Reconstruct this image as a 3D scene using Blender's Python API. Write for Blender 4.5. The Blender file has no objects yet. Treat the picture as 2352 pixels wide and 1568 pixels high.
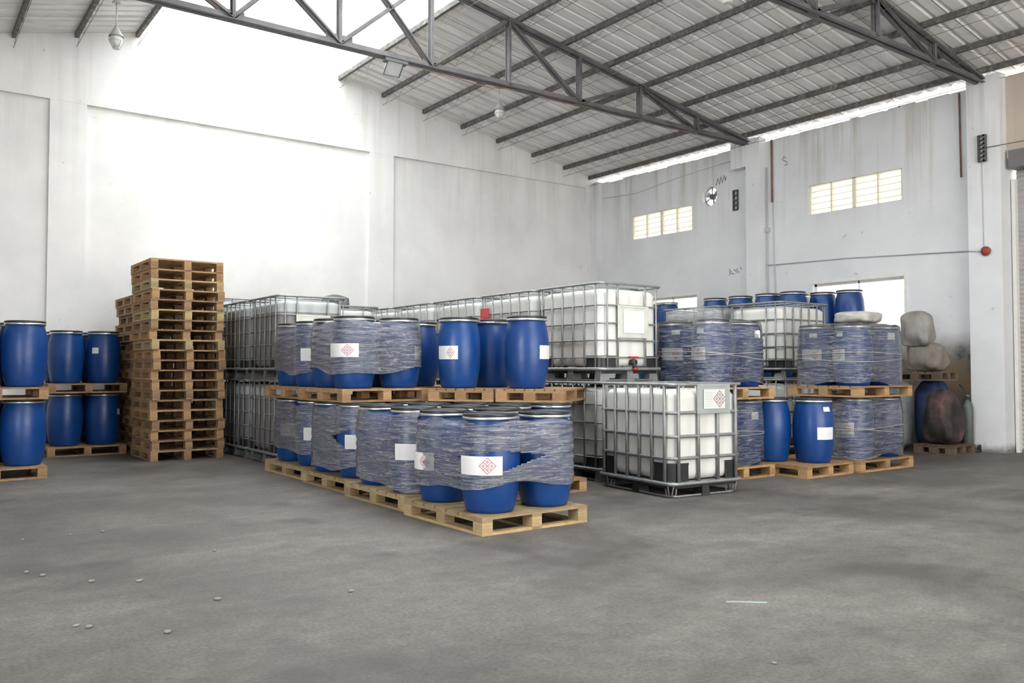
import bpy, math, random
from math import sin, cos, pi, radians, sqrt, atan2, hypot
random.seed(7)
sc = bpy.context.scene
C = sc.collection

# ------------------------------------------------------------------ camera
AZ = 0.632                       # view azimuth, clockwise from +Y (the length of the hall)
cam_d = bpy.data.cameras.new('camera'); cam_d.sensor_width = 36
cam_d.lens = 36 * 1950 / 2352
cam_d.clip_end = 200
cam = bpy.data.objects.new('camera', cam_d); C.objects.link(cam)
cam.location = (0, 0, 1.30)
cam.rotation_euler = (pi / 2 + math.atan(64 / 1950), 0, -AZ)
sc.camera = cam

# ------------------------------------------------------------------ daylight
sc.view_settings.view_transform = 'Standard'
sc.view_settings.look = 'None'
sc.view_settings.gamma = 1
sc.view_settings.use_curve_mapping = False
sc.view_settings.exposure = 0.18
w = bpy.data.worlds.new('overcast_sky'); sc.world = w; w.use_nodes = True
w.node_tree.nodes['Background'].inputs[0].default_value = (1.0, 0.985, 0.95, 1)
w.node_tree.nodes['Background'].inputs[1].default_value = 1.9
sun_d = bpy.data.lights.new('sun', 'SUN'); sun_d.energy = 19; sun_d.angle = 0.05; sun_d.color = (1.0, 0.99, 0.97)
sun = bpy.data.objects.new('sun', sun_d); C.objects.link(sun)
sun.rotation_euler = (radians(8), radians(-28), 0); sun.location = (0, 5, 20)


def area(name, loc, rot, sx, sy, e, col=(1, 1, 1)):
    d = bpy.data.lights.new(name, 'AREA'); d.shape = 'RECTANGLE'; d.size = sx; d.size_y = sy
    d.energy = e; d.color = col
    o = bpy.data.objects.new(name, d); C.objects.link(o); o.location = loc; o.rotation_euler = rot
    return o


# daylight entering the two wide loading doors behind the camera
area('daylight_left_door', (-4.3, 3.0, 2.3), (0, radians(-122), 0), 4.2, 3.6, 420, (0.93, 0.96, 1.0))
area('daylight_back_door', (6.0, -7.2, 2.3), (radians(132), 0, 0), 10.0, 4.4, 1100, (1.0, 0.95, 0.885))

sc.cycles.use_denoising = True
sc.cycles.max_bounces = 10
sc.cycles.diffuse_bounces = 5
sc.cycles.glossy_bounces = 3
sc.cycles.transmission_bounces = 4
sc.cycles.transparent_max_bounces = 14
sc.cycles.caustics_reflective = False
sc.cycles.caustics_refractive = False
sc.cycles.sample_clamp_indirect = 6.0


# ------------------------------------------------------------------ material helpers
class NT:
    def __init__(s, name):
        s.m = bpy.data.materials.new(name); s.m.use_nodes = True
        s.t = s.m.node_tree; s.b = s.t.nodes['Principled BSDF']; s.out = s.t.nodes['Material Output']

    def n(s, typ, **kw):
        x = s.t.nodes.new(typ)
        for k, v in kw.items(): setattr(x, k, v)
        return x

    def l(s, a, b): s.t.links.new(a, b)

    def setin(s, sock, v):
        if hasattr(v, 'is_output'): s.l(v, sock)
        else: sock.default_value = v

    def math(s, op, a, b=0.0, c=None):
        x = s.n('ShaderNodeMath', operation=op)
        s.setin(x.inputs[0], a); s.setin(x.inputs[1], b)
        if c is not None: s.setin(x.inputs[2], c)
        return x.outputs[0]

    def coords(s, kind='Object', scale=(1, 1, 1), rot=(0, 0, 0)):
        if kind == 'World':
            o = s.n('ShaderNodeNewGeometry').outputs['Position']
        else:
            o = s.n('ShaderNodeTexCoord').outputs[kind]
        mp = s.n('ShaderNodeMapping'); mp.inputs['Scale'].default_value = scale; mp.inputs['Rotation'].default_value = rot
        s.l(o, mp.inputs[0]); return mp.outputs[0]

    def noise(s, vec, scale=5, detail=4, rough=0.55, dist=0.0):
        x = s.n('ShaderNodeTexNoise'); x.inputs['Scale'].default_value = scale
        x.inputs['Detail'].default_value = detail; x.inputs['Roughness'].default_value = rough
        x.inputs['Distortion'].default_value = dist
        s.l(vec, x.inputs['Vector']); return x.outputs['Fac']

    def ramp(s, fac, stops):
        x = s.n('ShaderNodeValToRGB'); cr = x.color_ramp
        while len(cr.elements) < len(stops): cr.elements.new(0.5)
        for e, (p, c) in zip(cr.elements, stops):
            e.position = p; e.color = (c[0], c[1], c[2], 1) if not isinstance(c, (int, float)) else (c, c, c, 1)
        s.setin(x.inputs[0], fac); return x.outputs[0]

    def mix(s, fac, a, b, mode='MIX'):
        x = s.n('ShaderNodeMix', data_type='RGBA', blend_type=mode)
        s.setin(x.inputs[0], fac)
        for i, v in ((6, a), (7, b)):
            if hasattr(v, 'is_output'): s.l(v, x.inputs[i])
            else: x.inputs[i].default_value = (*v, 1)
        return x.outputs[2]

    def col(s, v):
        if hasattr(v, 'is_output'): s.l(v, s.b.inputs['Base Color'])
        else: s.b.inputs['Base Color'].default_value = (*v, 1)
        return s

    def bump(s, h, strength=0.3, dist=0.02):
        x = s.n('ShaderNodeBump'); x.inputs['Strength'].default_value = strength; x.inputs['Distance'].default_value = dist
        s.l(h, x.inputs['Height']); s.l(x.outputs[0], s.b.inputs['Normal']); return x.outputs[0]

    def set(s, rough=0.5, metal=0.0, spec=None):
        s.setin(s.b.inputs['Roughness'], rough); s.b.inputs['Metallic'].default_value = metal
        if spec is not None: s.b.inputs['Specular IOR Level'].default_value = spec
        return s


def sepxyz(t, vec):
    x = t.n('ShaderNodeSeparateXYZ'); t.l(vec, x.inputs[0]); return x.outputs


M = {}


def plain(name, c, rough=0.5, metal=0.0, var=0.06, scale=8, bump=0.0):
    t = NT(name)
    f = t.noise(t.coords('Object'), scale, 4)
    a = tuple(max(0, x * (1 - var)) for x in c); b = tuple(min(1, x * (1 + var)) for x in c)
    t.col(t.ramp(f, [(0.3, a), (0.7, b)])).set(rough, metal)
    if bump: t.bump(t.noise(t.coords('Object'), scale * 6, 3), bump, 0.01)
    M[name] = t.m
    return t.m


# walls: whitewashed render with soft grey blotches, vertical runs and grubby patches
def wall_mat(name, base, dirt=False, top_stain=0.5):
    t = NT(name)
    p = t.coords('World')
    f = t.noise(p, 0.7, 6, 0.6)
    c = t.ramp(f, [(0.30, tuple(x * 0.86 for x in base)), (0.60, base)])
    run = t.noise(t.coords('World', (1.6, 1.6, 0.09)), 3.0, 5, 0.6)
    x, y, z = sepxyz(t, t.n('ShaderNodeNewGeometry').outputs['Position'])
    up = t.math('MULTIPLY', t.ramp(t.math('DIVIDE', z, 6.2), [(0.60, 0.0), (1.0, 1.0)]), top_stain)
    c = t.mix(t.math('MULTIPLY', t.ramp(run, [(0.48, 0.0), (0.66, 1.0)]), up), c, (0.42, 0.38, 0.31))
    spots = t.noise(p, 9, 3, 0.5)
    c = t.mix(t.math('MULTIPLY', t.ramp(spots, [(0.72, 0.0), (0.76, 1.0)]), 0.5), c, (0.35, 0.34, 0.33))
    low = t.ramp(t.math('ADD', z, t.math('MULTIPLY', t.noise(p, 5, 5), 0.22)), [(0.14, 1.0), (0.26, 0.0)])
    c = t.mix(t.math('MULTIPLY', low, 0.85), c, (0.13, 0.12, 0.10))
    if dirt:     # old grime field on the render between the pilaster and the drums
        n1 = t.noise(p, 2.2, 6, 0.65)
        my = t.ramp(t.math('SUBTRACT', 8.6, y), [(0.0, 0.0), (0.6, 1.0)])
        my2 = t.math('GREATER_THAN', y, 6.70)
        mz = t.ramp(t.math('DIVIDE', t.math('ADD', z, t.math('MULTIPLY', n1, 0.5)), 2.9), [(0.58, 1.0), (0.76, 0.0)])
        mk = t.math('MULTIPLY', t.math('MULTIPLY', my, my2), mz)
        dc = t.ramp(n1, [(0.35, (0.045, 0.038, 0.030)), (0.50, (0.20, 0.175, 0.14)), (0.60, (0.26, 0.15, 0.075)), (0.7, (0.16, 0.14, 0.11))])
        c = t.mix(t.math('MULTIPLY', mk, 0.96), c, dc)
    t.col(c).set(0.85)
    t.bump(t.noise(p, 25, 5), 0.12, 0.01)
    M[name] = t.m


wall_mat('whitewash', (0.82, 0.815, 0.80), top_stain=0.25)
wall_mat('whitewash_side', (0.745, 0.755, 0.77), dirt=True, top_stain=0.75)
wall_mat('bare_concrete', (0.55, 0.47, 0.40), top_stain=0.6)

# floor
t = NT('floor_concrete')
p = t.coords('World')
n_big = t.noise(p, 0.55, 6, 0.62, 0.4)
c = t.ramp(n_big, [(0.28, (0.066, 0.058, 0.050)), (0.48, (0.118, 0.108, 0.097)), (0.68, (0.178, 0.165, 0.150))])
n_med = t.noise(p, 7, 6, 0.7)
c = t.mix(0.55, c, t.ramp(n_med, [(0.3, (0.55, 0.55, 0.55)), (0.7, (1.30, 1.28, 1.25))]), 'MULTIPLY')
n_fine = t.noise(p, 45, 4, 0.75)
c = t.mix(0.6, c, t.ramp(n_fine, [(0.35, (0.48, 0.48, 0.49)), (0.65, (1.5, 1.5, 1.5))]), 'MULTIPLY')
sweep = t.noise(t.coords('World', (0.35, 2.2, 1), (0, 0, -0.5)), 1.1, 5, 0.6, 0.6)
c = t.mix(0.5, c, t.ramp(sweep, [(0.35, (0.72, 0.72, 0.72)), (0.65, (1.15, 1.14, 1.12))]), 'MULTIPLY')
stain = t.noise(p, 0.9, 3, 0.5)
c = t.mix(t.math('MULTIPLY', t.ramp(stain, [(0.57, 0.0), (0.68, 1.0)]), 0.65), c, (0.05, 0.046, 0.042))
t.col(c).set(t.ramp(n_big, [(0.3, 0.5), (0.7, 0.72)]))
t.bump(t.math('ADD', n_fine, t.math('MULTIPLY', n_med, 1.5)), 0.35, 0.012)
M['floor_concrete'] = t.m

# roof sheet underside
t = NT('roof_sheet')
p = t.coords('World')
f = t.noise(t.coords('World', (0.25, 1.6, 1)), 2.2, 6, 0.65)
c = t.ramp(f, [(0.32, (0.66, 0.64, 0.62)), (0.66, (0.88, 0.865, 0.85))])
x, y, z = sepxyz(t, p)
seam = t.math('LESS_THAN', t.math('FRACT', t.math('DIVIDE', y, 1.0)), 0.018)
c = t.mix(t.math('MULTIPLY', seam, 0.75), c, (0.13, 0.11, 0.10))
c = t.mix(t.math('MULTIPLY', t.ramp(t.noise(p, 3.1, 4), [(0.62, 0.0), (0.72, 1.0)]), 0.25), c, (0.3, 0.22, 0.16))
t.col(c).set(0.55, 0.0)
M['roof_sheet'] = t.m

# translucent rooflight sheets
t = NT('rooflight_sheet')
tr = t.n('ShaderNodeBsdfTranslucent'); tr.inputs[0].default_value = (0.90, 0.95, 0.98, 1)
df = t.n('ShaderNodeBsdfDiffuse'); df.inputs[0].default_value = (0.85, 0.9, 0.92, 1)
mx = t.n('ShaderNodeMixShader'); mx.inputs[0].default_value = 0.2
t.l(tr.outputs[0], mx.inputs[1]); t.l(df.outputs[0], mx.inputs[2]); t.l(mx.outputs[0], t.out.inputs[0])
M['rooflight_sheet'] = t.m

t = NT('steel_paint')
f = t.noise(t.coords('World'), 3.5, 5, 0.6)
t.col(t.ramp(f, [(0.35, (0.085, 0.082, 0.088)), (0.62, (0.15, 0.142, 0.145)), (0.75, (0.16, 0.10, 0.07))])).set(0.55)
M['steel_paint'] = t.m
t = NT('purlin_paint')
f = t.noise(t.coords('World'), 12, 5, 0.7)
t.col(t.ramp(f, [(0.38, (0.075, 0.072, 0.068)), (0.58, (0.16, 0.15, 0.14)), (0.78, (0.45, 0.43, 0.4))])).set(0.7)
M['purlin_paint'] = t.m
plain('rod_rust', (0.22, 0.17, 0.14), 0.7)


def hdpe(name, base, level=None, below=None, rough=0.38):
    t = NT(name)
    o = t.n('ShaderNodeTexCoord').outputs['Object']
    x, y, z = sepxyz(t, o)
    f = t.noise(t.coords('Object'), 3, 3)
    c = t.ramp(f, [(0.3, tuple(v * 0.93 for v in base)), (0.7, base)])
    if level:
        c = t.mix(t.math('LESS_THAN', z, level), c, below)
    t.col(c).set(rough)
    t.b.inputs['Subsurface Weight'].default_value = 0.0
    M[name] = t.m


hdpe('tank_white', (0.69, 0.69, 0.655))
hdpe('tank_filled', (0.48, 0.50, 0.50), 0.93, (0.21, 0.205, 0.21))

t = NT('blue_plastic')
f = t.noise(t.coords('Object'), 4, 4)
oi = t.n('ShaderNodeObjectInfo')
c = t.ramp(f, [(0.3, (0.002, 0.042, 0.185)), (0.7, (0.004, 0.062, 0.26))])
c = t.mix(t.math('MULTIPLY', oi.outputs['Random'], 0.35), c, (0.006, 0.028, 0.15))
t.col(c).set(t.ramp(t.noise(t.coords('Object'), 9, 4), [(0.3, 0.30), (0.7, 0.42)]))
M['blue_plastic'] = t.m
plain('black_plastic', (0.018, 0.020, 0.021), 0.38, 0, 0.3)
plain('black_rubber', (0.010, 0.010, 0.011), 0.6)
plain('galvanised', (0.31, 0.32, 0.325), 0.45, 0.6, 0.15, 14)
plain('galvanised_dull', (0.27, 0.275, 0.275), 0.5, 0.55, 0.12, 14)
plain('zinc_ring', (0.72, 0.73, 0.73), 0.28, 0.85, 0.1, 14)
plain('plate_metal', (0.42, 0.45, 0.45), 0.42, 0.6, 0.06)
plain('red_plastic', (0.42, 0.02, 0.018), 0.45)
plain('bell_red', (0.30, 0.045, 0.03), 0.5, 0, 0.3, 20)
plain('cream_paint', (0.78, 0.74, 0.60), 0.6)
t = NT('louvre_slat')
tr = t.n('ShaderNodeBsdfTranslucent'); tr.inputs[0].default_value = (0.88, 0.865, 0.77, 1)
df = t.n('ShaderNodeBsdfDiffuse'); df.inputs[0].default_value = (0.86, 0.85, 0.77, 1)
mx = t.n('ShaderNodeMixShader'); mx.inputs[0].default_value = 0.35
t.l(tr.outputs[0], mx.inputs[1]); t.l(df.outputs[0], mx.inputs[2]); t.l(mx.outputs[0], t.out.inputs[0])
M['louvre_slat'] = t.m
plain('frame_white', (0.75, 0.74, 0.70), 0.5)
plain('grey_plastic', (0.34, 0.35, 0.36), 0.5)
plain('conduit_grey', (0.50, 0.51, 0.53), 0.5)
plain('rust_pipe', (0.20, 0.12, 0.085), 0.75, 0, 0.3)
plain('dark_mark', (0.10, 0.10, 0.105), 0.8)
plain('lamp_metal', (0.50, 0.51, 0.50), 0.5, 0.2)
plain('lamp_dark', (0.12, 0.12, 0.125), 0.5, 0.2)
plain('shutter', (0.40, 0.385, 0.375), 0.55, 0.1, 0.12, 3)
plain('hood', (0.17, 0.16, 0.17), 0.6, 0.1)
plain('sack_taupe', (0.20, 0.175, 0.15), 0.75, 0, 0.22, 5, 0.8)
plain('sack_grey2', (0.27, 0.25, 0.235), 0.5, 0, 0.2, 5, 0.8)
plain('sack_grey', (0.15, 0.16, 0.17), 0.6, 0, 0.3, 7, 0.5)
plain('tarp_blue', (0.03, 0.05, 0.13), 0.6, 0, 0.35, 6, 0.5)
plain('tarp_dark', (0.07, 0.072, 0.077), 0.5, 0, 0.3, 5, 0.3)
plain('cylinder_green', (0.09, 0.105, 0.095), 0.5, 0, 0.2)
plain('rubble', (0.26, 0.25, 0.235), 0.85, 0, 0.3, 20)
plain('white_strip', (0.36, 0.42, 0.42), 0.5)
plain('soft_wrap', (0.40, 0.385, 0.36), 0.35, 0, 0.25, 7, 0.6)
t = NT('sack_red'); f = t.noise(t.coords('Object'), 2.6, 5, 0.6)
t.col(t.ramp(f, [(0.40, (0.012, 0.011, 0.010)), (0.56, (0.06, 0.035, 0.033)), (0.68, (0.16, 0.07, 0.065))])).set(0.7)
t.bump(t.noise(t.coords('Object'), 9, 5), 0.6, 0.03); M['sack_red'] = t.m


def wood(name, dark, light):
    t = NT(name)
    oi = t.n('ShaderNodeObjectInfo').outputs['Random']
    f = t.noise(t.coords('Object', (3, 3, 14)), 4, 5, 0.6)
    c = t.ramp(f, [(0.28, dark), (0.72, light)])
    tint = t.ramp(oi, [(0.0, (0.72, 0.68, 0.64)), (0.5, (1.0, 0.98, 0.95)), (1.0, (1.22, 1.17, 1.05))])
    t.col(t.mix(1.0, c, tint, 'MULTIPLY')).set(0.75)
    t.bump(t.noise(t.coords('Object', (2, 2, 30)), 8, 4), 0.2, 0.01)
    M[name] = t.m


wood('wood_pale', (0.30, 0.215, 0.11), (0.50, 0.39, 0.225))
wood('wood_tan', (0.26, 0.15, 0.075), (0.48, 0.31, 0.16))
wood('wood_brown', (0.17, 0.10, 0.055), (0.42, 0.27, 0.15))
wood('wood_dark', (0.06, 0.045, 0.035), (0.16, 0.11, 0.075))


# stretch film: clear sheet, hazier at creases, with specular streaks painted pale along them
def film(name, haze0, haze1, tint=(0.46, 0.47, 0.52)):
    t = NT(name)
    oi = t.n('ShaderNodeObjectInfo').outputs['Random']
    v1 = t.coords('Object', (1.0, 1.0, 30.0), (0.10, -0.08, 0))
    v2 = t.coords('Object', (2.0, 2.0, 22.0), (-0.28, 0.26, 0))
    n1 = t.noise(v1, 3.2, 6, 0.65, 0.9)
    n2 = t.noise(v2, 2.4, 5, 0.6, 1.2)
    n3 = t.noise(t.coords('Object'), 2.2, 3, 0.5)
    crease_glint = t.ramp(n1, [(0.50, 0.0), (0.545, 0.25), (0.575, 1.0), (0.60, 0.3)])
    crease_glint2 = t.ramp(n2, [(0.56, 0.0), (0.59, 1.0), (0.63, 0.2)])
    a = t.math('ADD', haze0, t.math('MULTIPLY', crease_glint, haze1))
    a = t.math('ADD', a, t.math('MULTIPLY', crease_glint2, haze1 * 0.8))
    a = t.math('ADD', a, t.math('MULTIPLY', t.math('SUBTRACT', n3, 0.5), 0.25))
    a = t.math('MINIMUM', t.math('MAXIMUM', a, 0.06), 0.85)
    t.col(t.mix(t.math('MULTIPLY', t.math('MAXIMUM', crease_glint, crease_glint2), 0.8), tint, (0.82, 0.84, 0.88))).set(0.3)
    h = t.math('ADD', n1, t.math('MULTIPLY', n2, 0.8))
    t.bump(h, 0.55, 0.02)
    tr = t.n('ShaderNodeBsdfTransparent')
    mx = t.n('ShaderNodeMixShader'); t.l(a, mx.inputs[0]); t.l(tr.outputs[0], mx.inputs[1]); t.l(t.b.outputs[0], mx.inputs[2])
    gl = t.n('ShaderNodeBsdfGlossy'); gl.inputs['Roughness'].default_value = 0.11; gl.inputs['Color'].default_value = (1, 1, 1, 1)
    t.l(t.b.inputs['Normal'].links[0].from_socket, gl.inputs['Normal'])
    fr = t.n('ShaderNodeFresnel'); fr.inputs['IOR'].default_value = 1.55
    t.l(t.b.inputs['Normal'].links[0].from_socket, fr.inputs['Normal'])
    m2 = t.n('ShaderNodeMixShader'); t.l(t.math('MULTIPLY', fr.outputs[0], 1.25), m2.inputs[0])
    t.l(mx.outputs[0], m2.inputs[1]); t.l(gl.outputs[0], m2.inputs[2])
    t.l(m2.outputs[0], t.out.inputs[0])
    M[name] = t.m


film('film', 0.27, 0.30, (0.20, 0.215, 0.27))
film('film_light', 0.07, 0.42, (0.10, 0.115, 0.17))
film('film_dense', 0.45, 0.22, (0.48, 0.49, 0.50))


# printed drum label: text block on the left, red hazard diamonds on the right
def label_mat(name, sym, text, paper, sx=0.36, sy=0.15, cx=0.245, red=(0.62, 0.16, 0.19)):
    t = NT(name)
    uv = t.n('ShaderNodeTexCoord').outputs['UV']
    x, y, z = sepxyz(t, uv)
    X = t.math('MULTIPLY', x, sx); Y = t.math('MULTIPLY', y, sy)
    a = t.math('MULTIPLY', t.math('ADD', t.math('SUBTRACT', X, cx), t.math('SUBTRACT', Y, sy / 2)), 0.7071)
    b = t.math('MULTIPLY', t.math('SUBTRACT', t.math('SUBTRACT', X, cx), t.math('SUBTRACT', Y, sy / 2)), 0.7071)
    q = 0.045 * sy / 0.15
    aa = t.math('ABSOLUTE', a); bb = t.math('ABSOLUTE', b)
    wln = 0.0035 * sy / 0.15

    def near(v, c): return t.math('LESS_THAN', t.math('ABSOLUTE', t.math('SUBTRACT', v, c)), wln)
    inside = t.math('MULTIPLY', t.math('LESS_THAN', aa, q + wln), t.math('LESS_THAN', bb, q + wln))
    lines = t.math('MAXIMUM', t.math('MAXIMUM', near(aa, 0), near(aa, q)), t.math('MAXIMUM', near(bb, 0), near(bb, q)))
    lines = t.math('MULTIPLY', t.math('MULTIPLY', lines, inside), sym)
    sq = t.math('MULTIPLY', t.math('LESS_THAN', t.math('ABSOLUTE', t.math('SUBTRACT', aa, q / 2)), q * 0.26),
                t.math('LESS_THAN', t.math('ABSOLUTE', t.math('SUBTRACT', bb, q / 2)), q * 0.26))
    sq = t.math('MULTIPLY', sq, sym * 0.6)
    row = t.math('GREATER_THAN', t.math('SINE', t.math('MULTIPLY', y, 56)), 0.25)
    nz = t.noise(t.coords('UV', (34, 8, 1)), 3, 2)
    tx = t.math('MULTIPLY', row, t.math('GREATER_THAN', nz, 0.47))
    tx = t.math('MULTIPLY', tx, t.math('MULTIPLY', t.math('LESS_THAN', x, 0.42 if sym else 0.9), t.math('GREATER_THAN', x, 0.07)))
    tx = t.math('MULTIPLY', tx, t.math('MULTIPLY', t.math('LESS_THAN', y, 0.88), t.math('GREATER_THAN', y, 0.14)))
    c = t.mix(t.math('MULTIPLY', tx, text), paper, (0.30, 0.31, 0.33))
    c = t.mix(sq, c, (0.12, 0.13, 0.13))
    c = t.mix(lines, c, red)
    t.col(c).set(0.5)
    M[name] = t.m


label_mat('label_hazard', 1.0, 0.22, (0.80, 0.80, 0.80))
label_mat('label_plain', 0.0, 0.25, (0.74, 0.76, 0.76))
label_mat('label_tank', 1.0, 0.5, (0.62, 0.64, 0.62), 0.30, 0.20, 0.225, (0.30, 0.13, 0.13))
label_mat('label_red', 0.0, 0.9, (0.62, 0.02, 0.03))


# ------------------------------------------------------------------ mesh helpers
class MB:
    def __init__(s): s.v = []; s.f = []; s.uv = None; s.sm = []

    def add(s, vs, fs, smooth=False):
        o = len(s.v); s.v += [tuple(v) for v in vs]; s.f += [tuple(i + o for i in f) for f in fs]; s.sm += [smooth] * len(fs)
        return s

    def box(s, x0, x1, y0, y1, z0, z1):
        return s.add([(x0, y0, z0), (x1, y0, z0), (x1, y1, z0), (x0, y1, z0), (x0, y0, z1), (x1, y0, z1), (x1, y1, z1), (x0, y1, z1)],
                     [(0, 3, 2, 1), (4, 5, 6, 7), (0, 1, 5, 4), (1, 2, 6, 5), (2, 3, 7, 6), (3, 0, 4, 7)])

    def frame(s, a, b):
        d = [b[i] - a[i] for i in range(3)]; L = sqrt(sum(x * x for x in d)) or 1e-9; d = [x / L for x in d]
        up = (0, 0, 1) if abs(d[2]) < 0.95 else (0, 1, 0)
        u = (d[1] * up[2] - d[2] * up[1], d[2] * up[0] - d[0] * up[2], d[0] * up[1] - d[1] * up[0])
        n = sqrt(sum(x * x for x in u)); u = [x / n for x in u]
        v = [u[1] * d[2] - u[2] * d[1], u[2] * d[0] - u[0] * d[2], u[0] * d[1] - u[1] * d[0]]
        return u, v

    def bar(s, a, b, w_, h):
        u, v = s.frame(a, b); vs = []
        for p in (a, b):
            for i, j in ((-1, -1), (1, -1), (1, 1), (-1, 1)):
                vs.append([p[k] + u[k] * i * w_ / 2 + v[k] * j * h / 2 for k in range(3)])
        return s.add(vs, [(0, 1, 2, 3), (7, 6, 5, 4), (0, 4, 5, 1), (1, 5, 6, 2), (2, 6, 7, 3), (3, 7, 4, 0)])

    def tube(s, pts, r, n=8, closed=False, cap=True):
        rings = []; m = len(pts)
        for i, p in enumerate(pts):
            a = pts[(i - 1) % m] if (closed or i > 0) else p
            b = pts[(i + 1) % m] if (closed or i < m - 1) else p
            u, v = s.frame(a, b)
            rings.append([[p[k] + r * (cos(2 * pi * j / n) * u[k] + sin(2 * pi * j / n) * v[k]) for k in range(3)] for j in range(n)])
        vs = [q for rg in rings for q in rg]; fs = []
        for i in range(m if closed else m - 1):
            i2 = (i + 1) % m
            for j in range(n):
                j2 = (j + 1) % n
                fs.append((i * n + j, i * n + j2, i2 * n + j2, i2 * n + j))
        if cap and not closed:
            fs.append(tuple(range(n - 1, -1, -1))); fs.append(tuple((m - 1) * n + j for j in range(n)))
        return s.add(vs, fs, True)

    def lathe(s, prof, n=32, c=(0, 0), capb=True, capt=True):
        vs = [(c[0] + r * cos(2 * pi * j / n), c[1] + r * sin(2 * pi * j / n), z) for r, z in prof for j in range(n)]
        fs = []
        for i in range(len(prof) - 1):
            for j in range(n):
                j2 = (j + 1) % n
                fs.append((i * n + j, i * n + j2, (i + 1) * n + j2, (i + 1) * n + j))
        s.add(vs, fs, True)
        o = len(s.v) - len(vs)
        if capb: s.f.append(tuple(o + j for j in range(n - 1, -1, -1))); s.sm.append(False)
        if capt: s.f.append(tuple(o + (len(prof) - 1) * n + j for j in range(n))); s.sm.append(False)
        return s

    def mesh(s, name, mat):
        me = bpy.data.meshes.new(name); me.from_pydata(s.v, [], s.f)
        if s.uv:
            L = me.uv_layers.new(name='UVMap')
            for lp in me.loops: L.data[lp.index].uv = s.uv[lp.vertex_index]
        me.materials.append(M[mat])
        me.polygons.foreach_set('use_smooth', s.sm)
        me.update()
        return me


def bevel(o, w_=0.004, seg=2):
    m = o.modifiers.new('bevel', 'BEVEL'); m.width = w_; m.segments = seg; m.limit_method = 'ANGLE'


def obj(name, me, parent=None, loc=(0, 0, 0), rot=0.0, label=None):
    o = bpy.data.objects.new(name, me); C.objects.link(o)
    o.location = loc; o.rotation_euler = (0, 0, rot) if not isinstance(rot, tuple) else rot
    if parent: o.parent = parent
    if label: o['label'] = label
    return o


def tag(o, label, cat, group=None, kind=None):
    o['label'] = label; o['category'] = cat
    if group: o['group'] = group
    if kind: o['kind'] = kind
    return o


def thing(name, label, cat, loc=(0, 0, 0), rot=0.0, group=None):
    o = obj(name, None, None, loc, rot); o.empty_display_size = 0.1
    return tag(o, label, cat, group)


def struct(name, mb, mat, parent=None):
    o = obj(name, mb.mesh(name, mat), parent)
    if not parent: o['kind'] = 'structure'
    return o


def build(root, spec):
    """spec: list of (name, mesh, loc, rot, [children], label)"""
    for s in spec:
        nm, me, loc, rot = s[:4]
        o = obj(nm, me, root, loc, rot, s[5] if len(s) > 5 else None)
        if len(s) > 4 and s[4]: build(o, s[4])
    return root


# ------------------------------------------------------------------ the hall
XR, YG = 14.15, 15.81            # inside faces of the side wall and the gable wall
XL, YB = -4.1, -7.0
XRIDGE, ZRIDGE = 5.03, 7.53


def zroof(x):                    # underside of the purlins
    return 6.02 + 0.17 * (13.91 - x) if x >= XRIDGE else ZRIDGE - 0.24 * (XRIDGE - x)


struct('floor', MB().box(XL - 0.3, XR + 0.5, YB - 0.3, YG + 0.4, -0.2, 0.0), 'floor_concrete')
# yard slab outside the loading doors
struct('floor_yard', MB().box(-16, 24, -22, YB - 0.3, -0.25, -0.05).box(-16, XL - 0.3, YB - 0.3, 18, -0.25, -0.05), 'floor_concrete')


def prism_xz(mb, pts, y0, y1):
    n = len(pts)
    mb.add([(x, y0, z) for x, z in pts] + [(x, y1, z) for x, z in pts],
           [tuple(range(n)), tuple(range(2 * n - 1, n - 1, -1))] + [(i, i + n, (i + 1) % n + n, (i + 1) % n) for i in range(n)])


# gable wall: thick upper beam zone, recessed lower panels, pilasters flush with the beam
zb = 5.80
g = MB()
prism_xz(g, [(-2.3, zb), (XR + 0.2, zb), (XR + 0.2, zroof(XR) + 0.05), (XRIDGE, ZRIDGE + 0.1), (-2.3, zroof(-2.3) + 0.1)], YG, YG + 0.35)
prism_xz(g, [(XL, 5.3), (-2.3, 5.3), (-2.3, zroof(-2.3) + 0.1), (XL, zroof(XL) + 0.1)], YG + 0.02, YG + 0.33)
g.box(XL, XR + 0.2, YG + 0.07, YG + 0.34, -0.1, zb + 0.02)
struct('wall_gable', g, 'whitewash')
for i, (a, b) in enumerate([(-3.6, -3.1), (2.06, 2.62), (7.93, 8.49), (13.86, 14.15)]):
    struct('trim_%d' % (i + 1), MB().box(a, b, YG + 0.003, YG + 0.12, 0.0, zb + 0.01), 'whitewash')

# side wall with openings, as blocks round the holes
T = 0.24
holes = [(12.62, 14.50, 4.36, 4.92), (7.83, 9.69, 4.25, 4.81), (12.50, 14.10, 1.90, 2.93), (7.82, 9.65, 1.90, 2.92),
         (11.91, 12.37, 4.79, 5.25), (2.2, 6.12, 0.0, 4.62), (11.40, 11.52, 4.60, 5.04)]
ytop, zt = 15.81, 5.88
ys = sorted(set([YB, ytop] + [h[0] for h in holes] + [h[1] for h in holes]))
zs = sorted(set([0.0, zt] + [h[2] for h in holes] + [h[3] for h in holes]))
wm = MB()
for i in range(len(ys) - 1):
    run = None
    for j in range(len(zs) - 1):
        yc, zc = (ys[i] + ys[i + 1]) / 2, (zs[j] + zs[j + 1]) / 2
        solid = not any(h[0] < yc < h[1] and h[2] < zc < h[3] for h in holes)
        if solid and run is None: run = zs[j]
        if (not solid) and run is not None:
            wm.box(XR, XR + T, ys[i], ys[i + 1], run, zs[j]); run = None
    if run is not None: wm.box(XR, XR + T, ys[i], ys[i + 1], run, zt)
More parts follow.
